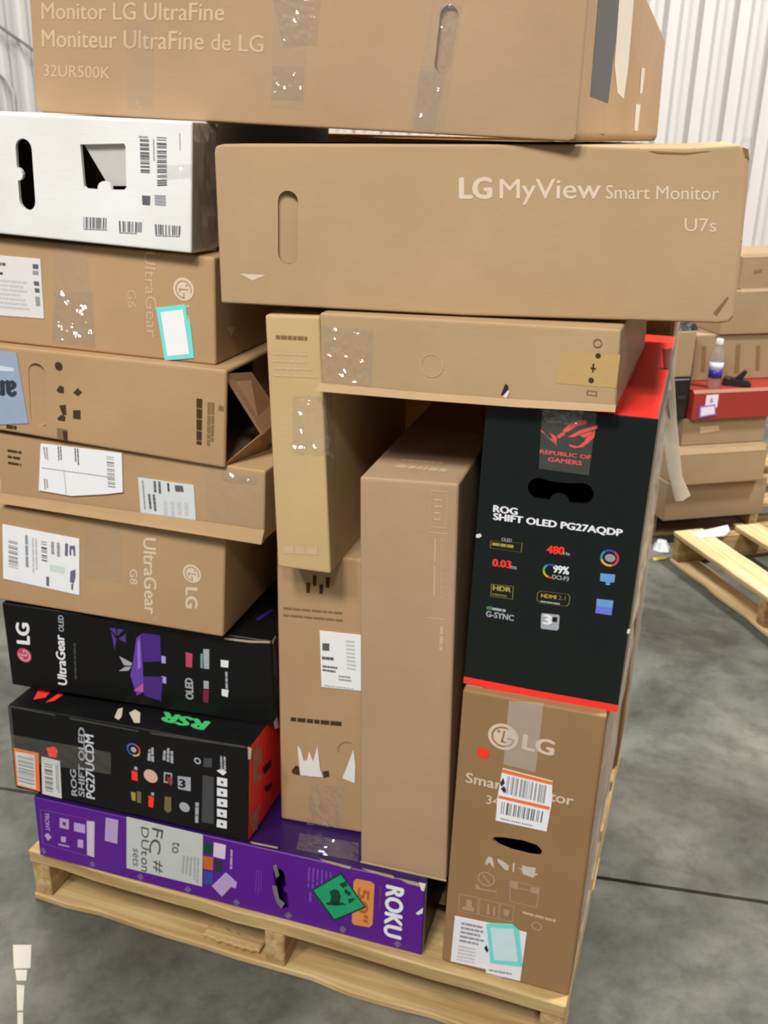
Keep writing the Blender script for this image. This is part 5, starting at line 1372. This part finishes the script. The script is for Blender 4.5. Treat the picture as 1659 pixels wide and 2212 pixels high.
FARB['bg'].polys('pale_top_edge', [[(0.0576,0.1584),(0.3515,0.1635),(0.3543,0.1505),(0.0598,0.1457)]], INK_LT2, eps=0.0008)
FARB['bh'].polys('pale_top_edge', [[(-0.0047,0.1201),(0.2796,0.1258),(0.2823,0.1131),(-0.0025,0.1076)]], INK_LT2, eps=0.0008)

by_ = BOX['ba']
c_, s_ = math.cos(by_['yaw']), math.sin(by_['yaw'])


def far(u, d):
    o = by_['o']
    return (o[0] + u * c_ - d * s_, o[1] + u * s_ + d * c_)


fx, fy = far(0.0, 0.10)
zb = by_['o'][2]
pallet('wooden_pallet', 'shadowed pallet under the far stack of cartons', (fx, fy, 0), by_['yaw'], 0.9, 0.9,
       [(0.0, 0.1), (0.2, 0.1), (0.4, 0.1), (0.6, 0.1), (0.8, 0.1)], WOOD_X, WOOD_Y, 'wooden pallets', 71, H=zb - 0.001)

# bottle on the red box
b0 = (0.0905,0.112)
rb = FARB['bd']
zt = (rb.q[2][1] + rb.q[3][1]) / 2
bp_ = rb.root.matrix_basis
lp = Matrix.Translation(BOX['bd']['o']) @ Matrix.Rotation(BOX['bd']['yaw'], 4, 'Z') @ Vector((b0[0], 0.035, zt))
bot = tag(empty('water_bottle', lp), 'clear plastic water bottle with blue and white label on the red box', 'bottle')
PET = bpy.data.materials.new('clear_plastic')
PET.use_nodes = True
pb = PET.node_tree.nodes['Principled BSDF']
pb.inputs['Base Color'].default_value = (0.86, 0.86, 0.84, 1)
pb.inputs['Transmission Weight'].default_value = 0.9
pb.inputs['Roughness'].default_value = 0.12
pb.inputs['IOR'].default_value = 1.2
pn = PET.node_tree.nodes.new('ShaderNodeTexNoise')
pn.inputs['Scale'].default_value = 60
pbm = PET.node_tree.nodes.new('ShaderNodeBump')
pbm.inputs['Strength'].default_value = 0.3
PET.node_tree.links.new(pn.outputs['Fac'], pbm.inputs['Height'])
PET.node_tree.links.new(pbm.outputs['Normal'], pb.inputs['Normal'])
k = 0.0235
hB = 0.195 * 0.86
lathe('bottle_body', [(k * 0.85, 0.0), (k, 0.006), (k, 0.03), (k * 0.94, 0.036), (k * 0.94, 0.092), (k, 0.098), (k * 0.98, 0.115), (k * 0.72, 0.136), (k * 0.42, 0.148), (k * 0.42, 0.152)], PET, bot)
lathe('bottle_label', [(k * 0.99, 0.038), (k * 0.99, 0.066)], flat('deep_blue_label', (52, 44, 150), 0.3), bot)
lathe('bottle_label', [(k * 0.99, 0.0662), (k * 0.99, 0.091)], flat('white_label_film', (214, 210, 220), 0.3), bot)
lathe('cap', [(k * 0.5, 0.152), (k * 0.52, 0.153), (k * 0.52, 0.168), (k * 0.46, 0.171)], flat('white_cap', (222, 222, 220), 0.4), bot)

# black tape dispenser and odd bits on the red box
def lump(name, pts, mat, label, cat):
    bm = bmesh.new()
    for p in pts:
        bm.verts.new(p)
    bmesh.ops.convex_hull(bm, input=bm.verts[:])
    bmesh.ops.bevel(bm, geom=bm.edges[:], offset=0.004, segments=2, affect='EDGES', clamp_overlap=True)
    return tag(bm_obj(name, bm, mat), label, cat)


MB_ = Matrix.Translation(BOX['bd']['o']) @ Matrix.Rotation(BOX['bd']['yaw'], 4, 'Z')
b1 = (0.1855,0.1147)
tool = tag(empty('tape_dispenser', MB_ @ Vector((b1[0], 0.05, zt + 0.001))), 'black hand tape dispenser lying right of the bottle on the red box', 'tool')
bm = bmesh.new()
for p in ((-0.045, -0.02, 0), (0.055, -0.02, 0), (0.055, 0.02, 0), (-0.045, 0.02, 0), (-0.04, -0.018, 0.03), (0.05, -0.018, 0.018), (0.05, 0.018, 0.018), (-0.04, 0.018, 0.03)):
    bm.verts.new(p)
bmesh.ops.convex_hull(bm, input=bm.verts[:])
bmesh.ops.bevel(bm, geom=bm.edges[:], offset=0.004, segments=2, affect='EDGES', clamp_overlap=True)
bm_obj('dispenser_body', bm, BLACK_PL, tool)
bm = bmesh.new()
for p in ((-0.01, -0.012, 0.02), (0.02, -0.012, 0.02), (0.034, -0.01, 0.052), (0.024, -0.01, 0.056), (-0.01, 0.012, 0.02), (0.02, 0.012, 0.02), (0.034, 0.01, 0.052), (0.024, 0.01, 0.056)):
    bm.verts.new(p)
bmesh.ops.convex_hull(bm, input=bm.verts[:])
bm_obj('dispenser_handle', bm, BLACK_PL, tool)

# crumpled black plastic on the far-left carton, black case below it
MF = Matrix.Translation(BOX['bf']['o']) @ Matrix.Rotation(BOX['bf']['yaw'], 4, 'Z')
rnd = random.Random(4)
zt2 = max(BOX['bf']['q'][2][1], BOX['bf']['q'][3][1])
u0 = (0.0775,0.1603)[0]
bm = bmesh.new()
n_ = 9
grid = [[bm.verts.new(MF @ Vector((u0 - 0.045 + 0.10 * i / n_, 0.004 + 0.10 * j / n_, zt2 + 0.002 + (0.0 if i in (0, n_) or j in (0, n_) else rnd.uniform(0.004, 0.022))))) for i in range(n_ + 1)] for j in range(n_ + 1)]
for j in range(n_):
    for i in range(n_):
        bm.faces.new((grid[j][i], grid[j][i + 1], grid[j + 1][i + 1], grid[j + 1][i]))
tag(bm_obj('plastic_bag', bm, flat('black_bag_film', (34, 36, 34), 0.25, 0.6)), 'crumpled black plastic bag lying on the far carton left of the bottle', 'bag')

cz = 0.4843
ch = BOX['bf']['o'][2] - cz - 0.001
w_ = 0.075
p0 = MB_ @ Vector((-w_ - 0.004, 0.02, 0))
case = tag(empty('black_case', (p0.x, p0.y, cz), BOX['bd']['yaw']), 'dark black case wedged beside the red box in the far stack', 'case')
bm = bmesh.new()
bmesh.ops.create_cube(bm, size=1.0)
for v in bm.verts:
    v.co = Vector(((v.co.x + 0.5) * w_, (v.co.y + 0.5) * 0.25, (v.co.z + 0.5) * ch))
bmesh.ops.bevel(bm, geom=bm.edges[:], offset=0.008, segments=3, affect='EDGES')
bm_obj('case_body', bm, BLACK_PL, case)
bm = bmesh.new()
bmesh.ops.create_cube(bm, size=1.0)
for v in bm.verts:
    v.co = Vector((w_ * 0.5 + v.co.x * w_ * 0.4, -0.004 + v.co.y * 0.010, ch * 0.55 + v.co.z * 0.012))
bm_obj('case_handle', bm, flat('dark_grey_plastic', (46, 44, 42), 0.4), case)

# bits round the empty pallet
pp = [(1.1182,2.1208,0.125),(1.2267,2.2288,0.125),(1.2351,2.1863,0.125),(1.2192,2.1263,0.125),(1.1326,2.0736,0.125)]
n_ = len(pp)
vs = [(p[0], p[1], 0.1215 + 0.004 * (i % 2)) for i, p in enumerate(pp)] + [(p[0], p[1], 0.1198) for p in pp]
tag(mesh_obj('paper_sheet', vs, [list(range(n_)), list(range(n_, 2 * n_))[::-1]] + [[i, (i + 1) % n_, n_ + (i + 1) % n_, n_ + i] for i in range(n_)], flat('blue_white_sheet', (226, 226, 240), 0.5)),
    'white paper sheet lying on the near corner of the empty pallet', 'paper')


def scrap(name, pts, label, mat, h=0.02, seed=1, cat='scrap'):
    rnd = random.Random(seed)
    c = Vector((sum(p[0] for p in pts) / len(pts), sum(p[1] for p in pts) / len(pts), 0))
    vs = [(p[0], p[1], 0.001 + rnd.uniform(0, 0.006)) for p in pts]
    vs += [tuple(Vector((p[0], p[1], 0)).lerp(c, 0.5) + Vector((0, 0, h * rnd.uniform(0.6, 1)))) for p in pts]
    vs.append((c.x, c.y, h * 0.7))
    n = len(pts)
    fs = [(i, (i + 1) % n, n + (i + 1) % n, n + i) for i in range(n)] + [(n + i, n + (i + 1) % n, 2 * n) for i in range(n)]
    tag(mesh_obj(name, vs, fs, mat), label, cat)


scrap('plastic_scrap', [(0.9845,2.255,0),(1.001,2.2988,0),(1.025,2.2898,0),(1.0416,2.2415,0),(1.042,2.1881,0),(1.0098,2.184,0),(0.9857,2.2009,0)], 'crumpled clear and white plastic scrap on the floor by the empty pallet corner', flat('white_plastic_film', (206, 210, 212), 0.3, 0.5), 0.03, 3)
scrap('yellow_strap', [(0.992,2.1245,0),(1.0349,2.1503,0),(1.0395,2.1307,0),(0.9971,2.1009,0)], 'short yellow strap end on the floor left of the empty pallet', flat('yellow_strap', (196, 180, 60), 0.5), 0.006, 4, 'strap')
